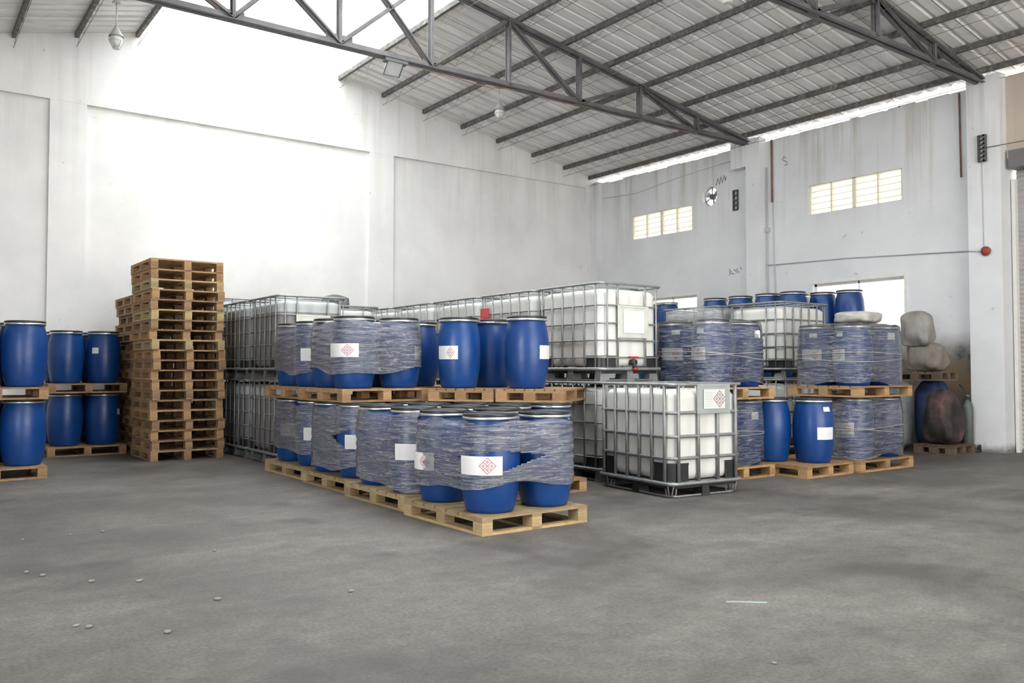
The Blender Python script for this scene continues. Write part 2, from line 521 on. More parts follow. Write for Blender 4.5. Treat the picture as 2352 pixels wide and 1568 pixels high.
# ragged mortar along the top of the wall
yy = 6.7
while yy < 15.6:
    L_ = random.uniform(0.15, 0.5)
    if not (10.3 < yy < 11.5):
        h_ = random.uniform(0.0, 0.035)
        wm.box(XR + 0.01, XR + T - 0.02, yy, yy + L_, zt - 0.01, zt + h_)
    yy += L_ * random.uniform(0.8, 1.4)
# square block with a round opening for the fan
cy, cz, fr = 12.14, 5.02, 0.215
ring = MB(); vs = []; N = 32
for j in range(N):
    a = 2 * pi * j / N; m = max(abs(cos(a)), abs(sin(a)))
    for xx in (XR, XR + T):
        vs.append((xx, cy + 0.23 * cos(a) / m, cz + 0.23 * sin(a) / m)); vs.append((xx, cy + fr * cos(a), cz + fr * sin(a)))
fs = []
for j in range(N):
    k = (j + 1) % N
    fs += [(4 * j, 4 * k, 4 * k + 1, 4 * j + 1), (4 * j + 2, 4 * j + 3, 4 * k + 3, 4 * k + 2), (4 * j + 1, 4 * k + 1, 4 * k + 3, 4 * j + 3)]
wm.add(vs, fs)
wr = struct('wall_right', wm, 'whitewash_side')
for i, (a, b, px, top) in enumerate([(10.68, 11.02, 0.20, 5.96), (6.11, 6.62, 0.22, 5.96), (15.55, 15.81, 0.16, 5.92), (1.5, 2.1, 0.2, 5.98)]):
    struct('trim_%d' % (i + 5), MB().box(XR - px, XR + 0.01, a, b, 0.0, top), 'whitewash_side')
struct('trim_10', MB().box(XR - 0.198, XR + 0.01, 11.021, 11.40, 5.42, 5.955), 'whitewash_side')
struct('trim_9', MB().box(XR - 0.012, XR + 0.28, 2.2, 6.19, 4.74, 5.92), 'bare_concrete')
# left and back walls with the wide open loading doors
lw = MB()
lw.box(XL - 0.24, XL, YB, 1.1, 0, 5.4).box(XL - 0.24, XL, 4.9, YG + 0.3, 0, 5.4).box(XL - 0.24, XL, 1.1, 4.9, 4.6, 5.4)
struct('wall_left', lw, 'whitewash')
bw = MB()
bw.box(XL, 0.8, YB - 0.24, YB, 0, 5.9).box(11.2, XR, YB - 0.24, YB, 0, 5.9).box(0.8, 11.2, YB - 0.24, YB, 4.6, 5.9)
prism_xz(bw, [(XL, 5.3), (XR, 5.9), (XR, 6.0), (XRIDGE, ZRIDGE + 0.1), (XL, 5.4)], YB - 0.24, YB)
struct('wall_back', bw, 'whitewash')


# ribbed roof sheets
def ribbed(x0, x1, y0, y1, dz=0.085):
    prof = []; y = y0; p = 0.25
    while y < y1 - 1e-6:
        for a, h in ((0, 0), (0.165, 0), (0.185, 0.032), (0.23, 0.032), (0.25, 0)):
            if not prof or y + a > prof[-1][0] + 1e-6: prof.append((min(y + a, y1), h))
        y += p
    m = MB(); vs = []
    for t_ in (0, 0.006):
        for yv, h in prof:
            for xv in (x0, x1): vs.append((xv, yv, zroof(xv) + dz + h + t_))
    n = len(prof); fs = []
    for i in range(n - 1):
        fs.append((2 * i, 2 * i + 1, 2 * i + 3, 2 * i + 2))
        o = 2 * n
        fs.append((o + 2 * i, o + 2 * i + 2, o + 2 * i + 3, o + 2 * i + 1))
    m.add(vs, fs); return m


struct('ceiling', ribbed(7.24, 14.27, YB, YG + 0.3), 'roof_sheet')
struct('ceiling_left', ribbed(-4.6, 3.40, YB, YG + 0.3), 'roof_sheet')


def single(x0, x1, y0, y1, dz=0.085):
    prof = []; y = y0
    while y < y1 - 1e-6:
        for a, h in ((0, 0), (0.165, 0), (0.185, 0.03), (0.23, 0.03)): prof.append((y + a, h))
        y += 0.25
    m = MB(); vs = []
    for yv, h in prof:
        for xv in (x0, x1): vs.append((xv, yv, zroof(xv) + dz + h))
    m.add(vs, [(2 * i, 2 * i + 1, 2 * i + 3, 2 * i + 2) for i in range(len(prof) - 1)]); return m


struct('window_5', single(5.03, 7.24, YB, YG + 0.3), 'rooflight_sheet')
struct('window_6', single(3.40, 5.0299, YB, YG + 0.3), 'rooflight_sheet')

# purlins: dark channel on top, light zigzag lattice and a thin rod below
chan = MB().box(-0.030, 0.030, YB, YG, 0.0, 0.018).box(-0.030, -0.012, YB, YG, 0.018, 0.085).box(0.012, 0.030, YB, YG, 0.018, 0.085).mesh('purlin_channel', 'purlin_paint')
rod = MB().tube([(0, YB, -0.155), (0, YG, -0.155)], 0.0045, 5).mesh('purlin_rod', 'rod_rust')
zz = MB(); pts = []; k = 0; y = YB
while y < YG:
    pts.append((0, y, 0.0 if k % 2 else -0.155)); y += 0.27; k += 1
zz.tube(pts, 0.0035, 4)
zzm = zz.mesh('purlin_lacing', 'rod_rust')
ordn = ['lowest', 'second', 'third', 'fourth', 'fifth', 'sixth', 'seventh', 'eighth', 'ninth']
px = [13.95, 13.14, 12.17, 11.15, 10.18, 9.20, 8.22, 7.24]
for i, x in enumerate(px):
    lab = 'dark steel purlin on the right roof slope, %s up from the eave' % ordn[i]
    if i == 7: lab = 'dark steel roof purlin along the right edge of the bright rooflight'
    r = thing('roof_purlin', lab, 'purlin', (x, 0, zroof(x)), 0, 'steel purlins under the roof')
    build(r, [('channel', chan, (0, 0, 0), 0), ('tie_rod', rod, (0, 0, 0), 0), ('lacing', zzm, (0, 0, 0), 0)])
for i, x in enumerate([3.40, 2.44, 1.52, 0.6, -0.35, -1.3]):
    labs = ['dark steel roof purlin at the left edge of the bright rooflight', 'dark steel roof purlin second left of the rooflight, beside the caged pendant lamp',
            'dark steel roof purlin third left of the rooflight, at the top left corner'] + ['dark steel roof purlin on the left roof slope beyond the top left corner'] * 3
    r = thing('roof_purlin', labs[i], 'purlin', (x, 0, zroof(x) - 0.0), 0, 'steel purlins under the roof')
    build(r, [('channel', chan, (0, 0, 0), 0), ('tie_rod', rod, (0, 0, 0), 0), ('lacing', zzm, (0, 0, 0), 0)])

# trusses
def truss(y, label):
    r = thing('roof_truss', label, 'roof truss', (0, y, 0), 0, 'steel roof trusses')
    B = lambda x: (x, 0, 5.90)
    Tp = lambda x: (x, 0, zroof(x) - 0.065)
    xs = [13.9, 12.47, 10.93, 9.485, 7.98, 6.53, 5.03, 3.53, 2.03, 0.53, -0.97, -2.4, -3.9]

    def P_(name, a, b, w_, h):
        u = MB()
        d = (b[0] - a[0], 0, b[2] - a[2]); L = hypot(d[0], d[2]); nx, nz = -d[2] / L * h / 2, d[0] / L * h / 2
        for s_ in (-1, 1):                       # two angle irons back to back
            o_ = s_ * 0.028
            u.bar((a[0], o_ * 1.0, a[2]), (b[0], o_, b[2]), 0.010, h)
            u.bar((a[0] + nx * s_ * 0, o_ + s_ * w_ / 4, a[2] - abs(nz)), (b[0], o_ + s_ * w_ / 4, b[2] - abs(nz)), w_ / 2, 0.010)
        obj(name, u.mesh('truss_' + name, 'steel_paint'), r)
    P_('bottom_chord', (14.0, 0, 5.9), (-3.9, 0, 5.9), 0.11, 0.085)
    P_('top_chord', (14.0, 0, zroof(14.0) - 0.065), Tp(XRIDGE), 0.11, 0.085)
    P_('top_chord', (-4.0, 0, zroof(-4.0) - 0.065 + 0.6), Tp(XRIDGE), 0.11, 0.085)
    for x in xs[1:-1]:
        if Tp(x)[2] - 5.9 > 0.06: P_('vertical_strut', B(x), Tp(x), 0.09, 0.065)
    dg = [(1, 2), (3, 2), (3, 4), (5, 4), (5, 6), (6, 5), (6, 7), (7, 6), (7, 8), (9, 8)]
    for b_, t_ in dg: P_('diagonal', B(xs[b_]), Tp(xs[t_]), 0.09, 0.06)
    for x, sz in ((6.53, 0.13), (9.485, 0.12), (XRIDGE, 0.20), (3.53, 0.15), (12.47, 0.08)):
        obj('gusset_plate', MB().box(x - sz, x + sz, -0.012, 0.012, 5.90 - 0.05, 5.90 + sz * 0.62).mesh('gusset', 'steel_paint'), r)
    for x in (7.98, 10.93):
        z_ = Tp(x)[2]
        obj('gusset_plate', MB().box(x - 0.11, x + 0.11, -0.012, 0.012, z_ - 0.10, z_ + 0.04).mesh('gusset', 'steel_paint'), r)


truss(11.0, 'large grey steel roof truss crossing the middle of the hall under the rooflight')
truss(6.4, 'grey steel roof truss cut off by the picture at the top right corner')

# louvred vents high in the side wall (two panels each, fixed tilted slats)
def louvre(n, y0, y1, z0, z1, lab):
    fr_ = MB(); t0 = 0.03
    fr_.box(XR + 0.02, XR + 0.10, y0, y1, z1 - 0.012, z1).box(XR + 0.02, XR + 0.10, y0, y1, z0, z0 + 0.012)
    ym = (y0 + y1) / 2
    for yc, w_ in ((y0 + 0.015, 0.03), (y1 - 0.015, 0.03), (ym, 0.07), ((y0 + ym) / 2, 0.025), ((y1 + ym) / 2, 0.025)):
        fr_.box(XR + 0.02, XR + 0.10, yc - w_ / 2, yc + w_ / 2, z0, z1)
    o = struct('window_%d' % n, fr_, 'cream_paint')
    k = 5; h = (z1 - z0 - 0.10) / 4
    s_ = MB()
    for j in range(4):
        z = z0 + 0.085 + j * h
        s_.add([(XR + 0.03, y0 + 0.02, z), (XR + 0.03, y1 - 0.02, z), (XR + 0.085, y1 - 0.02, z + h * 0.93), (XR + 0.085, y0 + 0.02, z + h * 0.93)], [(0, 1, 2, 3)])
        s_.box(XR + 0.022, XR + 0.034, y0 + 0.02, y1 - 0.02, z - 0.004, z + 0.006)
    obj('slats', s_.mesh('louvre_slats', 'louvre_slat'), o)


louvre(1, 12.62, 14.50, 4.36, 4.92, '')
louvre(2, 7.83, 9.69, 4.25, 4.81, '')


def low_window(n, y0, y1, z0, z1):
    f_ = MB()
    for a, b, c_, d_ in ((y0, y1, z1 - 0.045, z1), (y0, y1, z0, z0 + 0.045), (y0, y0 + 0.045, z0, z1), (y1 - 0.045, y1, z0, z1), ((y0 + y1) / 2 - 0.012, (y0 + y1) / 2 + 0.012, z0, z1)):
        f_.box(XR + 0.10, XR + 0.15, a, b, c_, d_)
    o = struct('window_%d' % n, f_, 'frame_white')
    tt = MB()
    for a, b, c_, d_ in ((y0 - 0.06, y1 + 0.06, z1, z1 + 0.06), (y0 - 0.06, y0, z0, z1), (y1, y1 + 0.06, z0, z1)):
        tt.box(XR - 0.012, XR + 0.01, a, b, c_, d_)
    obj('window_surround', tt.mesh('surround', 'frame_white'), o)
    gl = NT('glass_%d' % n); gl.b.inputs['Base Color'].default_value = (0.97, 0.98, 1, 1)
    tr_ = gl.n('ShaderNodeBsdfTransparent'); mx_ = gl.n('ShaderNodeMixShader'); mx_.inputs[0].default_value = 0.08
    gl.b.inputs['Roughness'].default_value = 0.05
    gl.l(tr_.outputs[0], mx_.inputs[1]); gl.l(gl.b.outputs[0], mx_.inputs[2]); gl.l(mx_.outputs[0], gl.out.inputs[0])
    M['glass_%d' % n] = gl.m
    obj('pane', MB().box(XR + 0.122, XR + 0.127, y0 + 0.04, y1 - 0.04, z0 + 0.04, z1 - 0.04).mesh('pane', 'glass_%d' % n), o)


low_window(3, 12.50, 14.10, 1.90, 2.93)
low_window(4, 7.82, 9.65, 1.90, 2.92)

# rolling shutter door at the right edge
sh = MB(); z = 0.03
while z < 4.5:
    sh.add([(XR + 0.20, 2.2, z), (XR + 0.20, 6.06, z), (XR + 0.184, 6.06, z + 0.038), (XR + 0.184, 2.2, z + 0.038), (XR + 0.20, 6.06, z + 0.0761), (XR + 0.20, 2.2, z + 0.0761)],
           [(0, 1, 2, 3), (3, 2, 4, 5)]); z += 0.076
d_ = struct('door_1', sh, 'shutter')
obj('shutter_box', MB().box(XR - 0.10, XR + 0.26, 2.2, 6.05, 4.44, 4.72).mesh('shutter_box', 'hood'), d_, label='dark grey roller housing above the shutter')
obj('guide_rail', MB().box(XR + 0.10, XR + 0.24, 6.045, 6.10, 0, 4.3).mesh('guide_rail', 'frame_white'), d_)
obj('bottom_bar', MB().box(XR + 0.165, XR + 0.205, 2.2, 6.045, 0.0, 0.05).mesh('bottom_bar', 'hood'), d_)

# wall fan in the round opening
f_ = thing('exhaust_fan', 'round exhaust fan in the wall opening above the left louvred vent', 'fan', (XR + 0.12, cy, cz))
ringp = [(0, 0.205 * cos(2 * pi * j / 28), 0.205 * sin(2 * pi * j / 28)) for j in range(28)]
obj('housing_ring', MB().tube(ringp, 0.014, 6, True).mesh('fan_ring', 'lamp_metal'), f_)
hub = MB().lathe([(0.055, -0.05), (0.06, -0.04), (0.06, 0.04), (0.03, 0.05)], 20)
hb = obj('motor', hub.mesh('fan_motor', 'lamp_dark'), f_, (0, 0, 0), (0, radians(90), 0))
for k in range(3):
    a = 2 * pi * k / 3 + 0.4
    obj('blade', MB().add([(0.0, 0.04, -0.03), (0.03, 0.05, 0.035), (0.035, 0.185, 0.06), (-0.01, 0.19, -0.05)], [(0, 1, 2, 3)]).mesh('fan_blade', 'plate_metal'), f_, (0, 0, 0), (a, 0, 0))
    b2 = 2 * pi * k / 3 - 0.5
    obj('bracket', MB().bar((-0.02, 0.04, 0), (-0.02, 0.205, 0), 0.02, 0.012).mesh('fan_bracket', 'lamp_dark'), f_, (0, 0, 0), (b2, 0, 0))

# perforated vent blocks
def vent_block(x, y, z0, z1, n, w_, lab):
    r = thing('vent_block', lab, 'vent', (x, y, z0), 0, 'narrow perforated vents in the side wall')
    h = (z1 - z0) / n; b = MB()
    for k in range(n + 1): b.box(-0.02, 0.05, -w_ / 2, w_ / 2, k * h - 0.012, k * h + 0.012)
    b.box(-0.02, 0.05, -w_ / 2 - 0.012, -w_ / 2 + 0.028, -0.012, z1 - z0 + 0.012).box(-0.02, 0.05, w_ / 2 - 0.008, w_ / 2 + 0.012, -0.012, z1 - z0 + 0.012)
    obj('block_grid', b.mesh('vent_grid', 'dark_mark'), r)
    obj('back_mesh', MB().box(0.035, 0.045, -w_ / 2, w_ / 2, 0, z1 - z0).mesh('vent_back', 'cream_paint'), r)


vent_block(XR - 0.0, 11.43, 4.62, 5.02, 4, 0.12, 'narrow dark vent grid on the white wall beside the round fan')
vent_block(XR - 0.26, 6.37, 4.60, 5.00, 6, 0.10, 'narrow dark vent grid high on the pilaster beside the shutter')

# pipes and cables on the side wall
def pipe(name, label, pts, r, mat, cat='pipe'):
    return tag(obj(name, MB().tube(pts, r, 8).mesh(name, mat)), label, cat)


xw = XR - 0.03
pipe('drain_pipe', 'rusty brown drain pipe down the wall right of the middle pilaster', [(xw, 10.51, 5.88), (xw, 10.51, 4.63)], 0.022, 'rust_pipe')
pipe('drain_pipe', 'thin rusty brown pipe down the wall left of the right pilaster', [(xw, 6.82, 5.85), (xw, 6.815, 5.0), (xw, 6.81, 4.45)], 0.015, 'rust_pipe')
pipe('conduit', 'thin grey conduit dropping below the rusty drain pipe', [(xw + .01, 10.50, 4.62), (xw + .01, 10.49, 3.6), (xw + .01, 10.42, 2.0)], 0.010, 'conduit_grey', 'conduit')
pipe('conduit', 'grey vertical conduit along the right edge of the middle pilaster', [(xw + .01, 10.64, 5.35), (xw + .01, 10.63, 2.0)], 0.012, 'conduit_grey', 'conduit')
obj('junction_box', MB().box(XR - 0.05, XR, 10.58, 10.67, 4.05, 4.13).mesh('junction_box', 'conduit_grey'))
tag(bpy.data.objects['junction_box'], 'small grey junction box on the conduit at the middle pilaster', 'junction box')
pipe('conduit', 'long horizontal grey conduit running to the red alarm bell', [(xw + .01, 10.66, 3.38), (xw + .01, 8.9, 3.34), (xw + .01, 6.66, 3.22), (XR - 0.232, 6.61, 3.19), (XR - 0.232, 6.42, 3.17)], 0.011, 'conduit_grey', 'conduit')
pts_ = [(13.6 - 7.6 * i / 40, 10.955, 5.835 - 0.035 * abs(sin(i * 0.45)) - (0.05 * sin(pi * (i - 30) / 8) if 30 <= i <= 38 else 0)) for i in range(41)]
pipe('cable', 'reddish cable strung under the bottom chord of the middle truss', pts_, 0.008, 'rust_pipe', 'cable')
pipe('cable', 'thin cable along the top of the wall in the far right bay', [(xw + .015, 15.5, 5.52), (xw + .015, 14.4, 5.45), (xw + .015, 12.8, 5.60), (xw + .015, 11.55, 5.66)], 0.007, 'conduit_grey', 'cable')
pipe('cable', 'thin cable from the alarm bell up to the pilaster vent grid', [(XR - 0.227, 6.38, 3.25), (XR - 0.227, 6.38, 4.0), (XR - 0.227, 6.39, 4.58)], 0.005, 'conduit_grey', 'cable')
pipe('cable', 'thin horizontal wire from the pilaster vent grid over the shutter', [(XR - 0.25, 6.31, 4.80), (XR - 0.25, 5.4, 4.78), (XR - 0.25, 2.3, 4.75)], 0.006, 'dark_mark', 'cable')
b_ = thing('alarm_bell', 'round red fire alarm bell on the pilaster beside the shutter', 'alarm bell', (XR - 0.22, 6.345, 3.165), (0, radians(-90), 0))
obj('gong', MB().lathe([(0.075, 0.02), (0.074, 0.04), (0.06, 0.06), (0.03, 0.072), (0.005, 0.075)], 24).mesh('gong', 'bell_red'), b_)
obj('back_box', MB().lathe([(0.045, 0.0), (0.045, 0.022)], 20).mesh('bell_box', 'bell_red'), b_)


# scribbles left on the wall
def scribble(name, label, pts, r=0.008):
    m = MB()
    for seg in pts: m.tube([(XR - 0.003, a, b) for a, b in seg], r, 5)
    return tag(obj(name, m.mesh(name, 'dark_mark')), label, 'wall marking')


scribble('scribble', 'grey zigzag scribble high on the wall right of the fan', [[(11.95, 5.22), (11.90, 5.36), (11.86, 5.22), (11.82, 5.38), (11.78, 5.25), (11.73, 5.40), (11.70, 5.28), (11.68, 5.36)]], 0.007)
scribble('scribble', 'small dark handwritten marks low on the wall left of the middle pilaster',
         [[(11.60, 3.40), (11.60, 3.27)], [(11.56, 3.36), (11.55, 3.30), (11.48, 3.29)], [(11.50, 3.38), (11.44, 3.34), (11.39, 3.39)], [(11.42, 3.31), (11.37, 3.33), (11.36, 3.29)], [(11.33, 3.42), (11.31, 3.36)]], 0.006)
scribble('scribble', 'faint S shaped mark on the wall above the right louvred vent', [[(10.20, 5.46), (10.24, 5.50), (10.28, 5.44), (10.18, 5.38), (10.16, 5.33), (10.22, 5.31)]], 0.006)

# pendant lamps
def pendant(loc, zc, drop, lab, g='lamp_metal'):
    r = thing('pendant_lamp', lab, 'lamp', (loc[0], loc[1], zc), 0, 'industrial pendant lamps')
    obj('ceiling_mount', MB().lathe([(0.055, -0.02), (0.07, -0.01), (0.03, 0.03)], 16).mesh('mount', g), r)
    obj('stem', MB().tube([(0, 0, 0), (0, 0, -drop)], 0.010, 8).mesh('stem', g), r)
    obj('housing', MB().lathe([(0.022, -drop + 0.05), (0.04, -drop), (0.075, -drop - 0.06), (0.10, -drop - 0.10), (0.11, -drop - 0.12)], 20, capt=False).mesh('housing', g), r)
    obj('globe', MB().lathe([(0.085, -drop - 0.11), (0.09, -drop - 0.17), (0.075, -drop - 0.24), (0.04, -drop - 0.28)][::-1], 20).mesh('globe', 'frame_white'), r)
    cg = MB()
    for k in range(6):
        a = k * pi / 3
        cg.tube([(0.10 * cos(a), 0.10 * sin(a), -drop - 0.12), (0.105 * cos(a), 0.105 * sin(a), -drop - 0.2), (0.05 * cos(a), 0.05 * sin(a), -drop - 0.30)], 0.004, 4)
    cg.tube([(0.102 * cos(a * pi / 8), 0.102 * sin(a * pi / 8), -drop - 0.19) for a in range(16)], 0.004, 4, True)
    cg.lathe([(0.05, -drop - 0.31), (0.05, -drop - 0.295)], 12)
    obj('wire_guard', cg.mesh('guard', g), r)


pendant((9.434, 13.3), 6.80, 0.36, 'pale pendant lamp on a thin stem below the middle roof purlins')
pendant((2.707, 14.0), 6.95, 0.42, 'caged pendant lamp hanging near the roof at the top left')
r = thing('high_bay_lamp', 'white cylindrical lamp fixed under the roof at the top edge', 'lamp', (9.15, 7.5, 6.30))
obj('body', MB().lathe([(0.06, 0.0), (0.075, 0.05), (0.085, 0.2), (0.06, 0.28)], 20).mesh('bay_body', 'frame_white'), r)
obj('bracket', MB().tube([(0, 0, 0.27), (0, 0, 0.57)], 0.012, 8).mesh('bay_bracket', 'lamp_dark'), r)

r = thing('floodlight', 'square floodlight hanging under the bottom chord of the middle truss', 'lamp', (5.90, 10.99, 5.845))
obj('control_gear', MB().box(-0.17, 0.2, -0.06, 0.06, -0.045, 0.03).mesh('gear', 'lamp_dark'), r)
obj('housing', MB().add([(-0.13, -0.05, -0.03), (0.13, -0.05, -0.03), (0.13, 0.10, -0.20), (-0.13, 0.10, -0.20), (-0.10, 0.05, 0.0), (0.10, 0.05, 0.0), (0.10, 0.14, -0.14), (-0.10, 0.14, -0.14)],
                       [(0, 3, 2, 1), (4, 5, 6, 7), (0, 1, 5, 4), (1, 2, 6, 5), (2, 3, 7, 6), (3, 0, 4, 7)]).mesh('flood_housing', 'lamp_metal'), r)
fg = MB()
for a, b in (((-0.13, -0.055, -0.035), (0.13, -0.055, -0.035)), ((0.13, -0.055, -0.035), (0.13, 0.095, -0.205)), ((0.13, 0.095, -0.205), (-0.13, 0.095, -0.205)), ((-0.13, 0.095, -0.205), (-0.13, -0.055, -0.035))):
    fg.bar(a, b, 0.014, 0.014)
obj('bezel', fg.mesh('flood_bezel', 'lamp_dark'), r)


# ------------------------------------------------------------------ pallets
_pm = {}


def pallet_meshes(wx, ly, tone):
    k = (wx, ly, tone)
    if k in _pm: return _pm[k]
    mat = 'wood_' + tone
    deck = MB(); nb = 7
    bw_ = ly / nb * 0.86
    for i in range(nb):
        y0 = -ly / 2 + i * (ly - bw_) / (nb - 1)
        deck.box(-wx / 2, wx / 2, y0, y0 + bw_, 0.122, 0.144)
    for x in (-wx / 2, -0.05, wx / 2 - 0.10): deck.box(x, x + 0.10, -ly / 2, ly / 2, 0.100, 0.1219)
    skx = MB().box(-0.05, 0.05, -ly / 2, ly / 2, 0.0, 0.022).mesh('skid_long', mat)
    sky = MB().box(-wx / 2 + 0.1001, wx / 2 - 0.1001, -0.045, 0.045, 0.0, 0.022).mesh('skid_cross', mat)
    bl = MB().box(-0.05, 0.05, -0.065, 0.065, 0.0221, 0.0999).mesh('pallet_block', mat)
    _pm[k] = (deck.mesh('pallet_deck', mat), skx, sky, bl)
    return _pm[k]


def pallet(label, cx, cy_, z, wx=1.08, ly=1.26, rot=0.0, tone='pale', group=None, cross=True):
    dk, skx, sky, bl = pallet_meshes(wx, ly, tone)
    r = thing('wooden_pallet', label, 'pallet', (cx, cy_, z), rot, group)
    obj('deck', dk, r)
    xs = (-wx / 2 + 0.05, 0, wx / 2 - 0.05)
    for x in xs:
        obj('skid', skx, r, (x, 0, 0))
        for y_ in (-ly / 2 + 0.065, 0, ly / 2 - 0.065): obj('block', bl, r, (x, y_, 0))
    if cross:
        for y_ in (-ly / 2 + 0.045, ly / 2 - 0.045): obj('cross_skid', sky, r, (0, y_, 0))
    return r


# ------------------------------------------------------------------ drums
prof = [(0.175, 0.0), (0.195, 0.006), (0.205, 0.03), (0.222, 0.11), (0.238, 0.22), (0.247, 0.34), (0.249, 0.43), (0.244, 0.54), (0.232, 0.64), (0.218, 0.70), (0.207, 0.735), (0.204, 0.762)]
_body = MB().lathe(prof, 40).mesh('drum_body', 'blue_plastic')
_lid = MB().lathe([(0.219, 0.770), (0.224, 0.776), (0.224, 0.794), (0.214, 0.800), (0.206, 0.799), (0.200, 0.790), (0.12, 0.791), (0.115, 0.795), (0.01, 0.795)], 40).mesh('drum_lid', 'black_plastic')
_ring = MB().lathe([(0.205, 0.748), (0.222, 0.747), (0.228, 0.753), (0.228, 0.768), (0.222, 0.773), (0.205, 0.7725)], 40, capb=False, capt=False).mesh('clamp_ring', 'zinc_ring')
_latch = MB().box(-0.035, 0.035, -0.241, -0.227, 0.750, 0.770).mesh('ring_latch', 'galvanised')
_lid_grey = MB().lathe([(0.219, 0.770), (0.224, 0.776), (0.224, 0.794), (0.214, 0.800), (0.206, 0.799), (0.200, 0.790), (0.12, 0.791), (0.115, 0.795), (0.01, 0.795)], 40).mesh('drum_lid_grey', 'grey_plastic')


def curved(wd, ht, zc, off, mat, n=20):
    m = MB(); m.uv = []
    rr = lambda z: [prof[i][0] + (prof[i + 1][0] - prof[i][0]) * (z - prof[i][1]) / (prof[i + 1][1] - prof[i][1]) for i in range(len(prof) - 1) if prof[i][1] <= z <= prof[i + 1][1]][0]
    vs = []; k = 4
    for j in range(k + 1):
        z = zc - ht / 2 + ht * j / k; R_ = rr(z) + off
        for i in range(n + 1):
            a = -pi / 2 + (i / n - 0.5) * wd / 0.25
            vs.append((R_ * cos(a), R_ * sin(a), z)); m.uv.append((i / n, j / k))
    fs = [(j * (n + 1) + i, j * (n + 1) + i + 1, (j + 1) * (n + 1) + i + 1, (j + 1) * (n + 1) + i) for j in range(k) for i in range(n)]
    m.add(vs, fs, True)
    return m.mesh('drum_label', mat)


LB = {'H': curved(0.36, 0.15, 0.39, 0.020, 'label_hazard'), 'h': curved(0.27, 0.15, 0.40, 0.003, 'label_hazard'),
      'G': curved(0.29, 0.15, 0.39, 0.020, 'label_hazard'), 'P': curved(0.24, 0.15, 0.40, 0.003, 'label_plain'), 's': curved(0.11, 0.055, 0.665, 0.003, 'label_plain'), 'q': curved(0.10, 0.09, 0.50, 0.003, 'label_plain')}


def drum(label, x, y_, z, labs=(), group=None, lid=None, spin=None, hz=0.0):
    """labs: [(kind, offset)] with offset -1..1 across the drum as seen from the camera, height shift optional"""
    r = thing('plastic_drum', label, 'drum', (x, y_, z), 0, group)
    obj('body', _body, r)
    obj('lid', lid or _lid, r)
    rg = obj('clamp_ring', _ring, r, rot=random.uniform(0, 6.28) if spin is None else spin)
    obj('latch', _latch, rg)
    face = atan2(-y_, -x) + pi / 2            # local -Y turned towards the camera
    for it in labs:
        kd, of = it[0], it[1]; dz = it[2] if len(it) > 2 else 0
        nm = 'hazard_label' if kd in 'HhG' else 'paper_label'
        obj(nm, LB[kd], r, (0, 0, dz), face + math.asin(max(-0.98, min(0.98, of))))
    return r


# ------------------------------------------------------------------ stretch film
def hull(pts):
    pts = sorted(set(pts))
    def half(ps):
        h = []
        for p_ in ps:
            while len(h) >= 2 and (h[-1][0] - h[-2][0]) * (p_[1] - h[-2][1]) - (h[-1][1] - h[-2][1]) * (p_[0] - h[-2][0]) <= 0: h.pop()
            h.append(p_)
        return h
    a = half(pts); b = half(pts[::-1]); return a[:-1] + b[:-1]


def resample(poly, n, start):
    L = []; tot = 0; m = len(poly)
    for i in range(m):
        d = hypot(poly[(i + 1) % m][0] - poly[i][0], poly[(i + 1) % m][1] - poly[i][1]); L.append(d); tot += d
    out = []; i = 0; acc = 0
    for k_ in range(n):
        s_ = tot * k_ / n
        while acc + L[i] < s_ - 1e-9: acc += L[i]; i += 1
        f__ = (s_ - acc) / L[i] if L[i] > 0 else 0
        a, b = poly[i], poly[(i + 1) % m]
        out.append((a[0] + (b[0] - a[0]) * f__, a[1] + (b[1] - a[1]) * f__))
    return out, tot


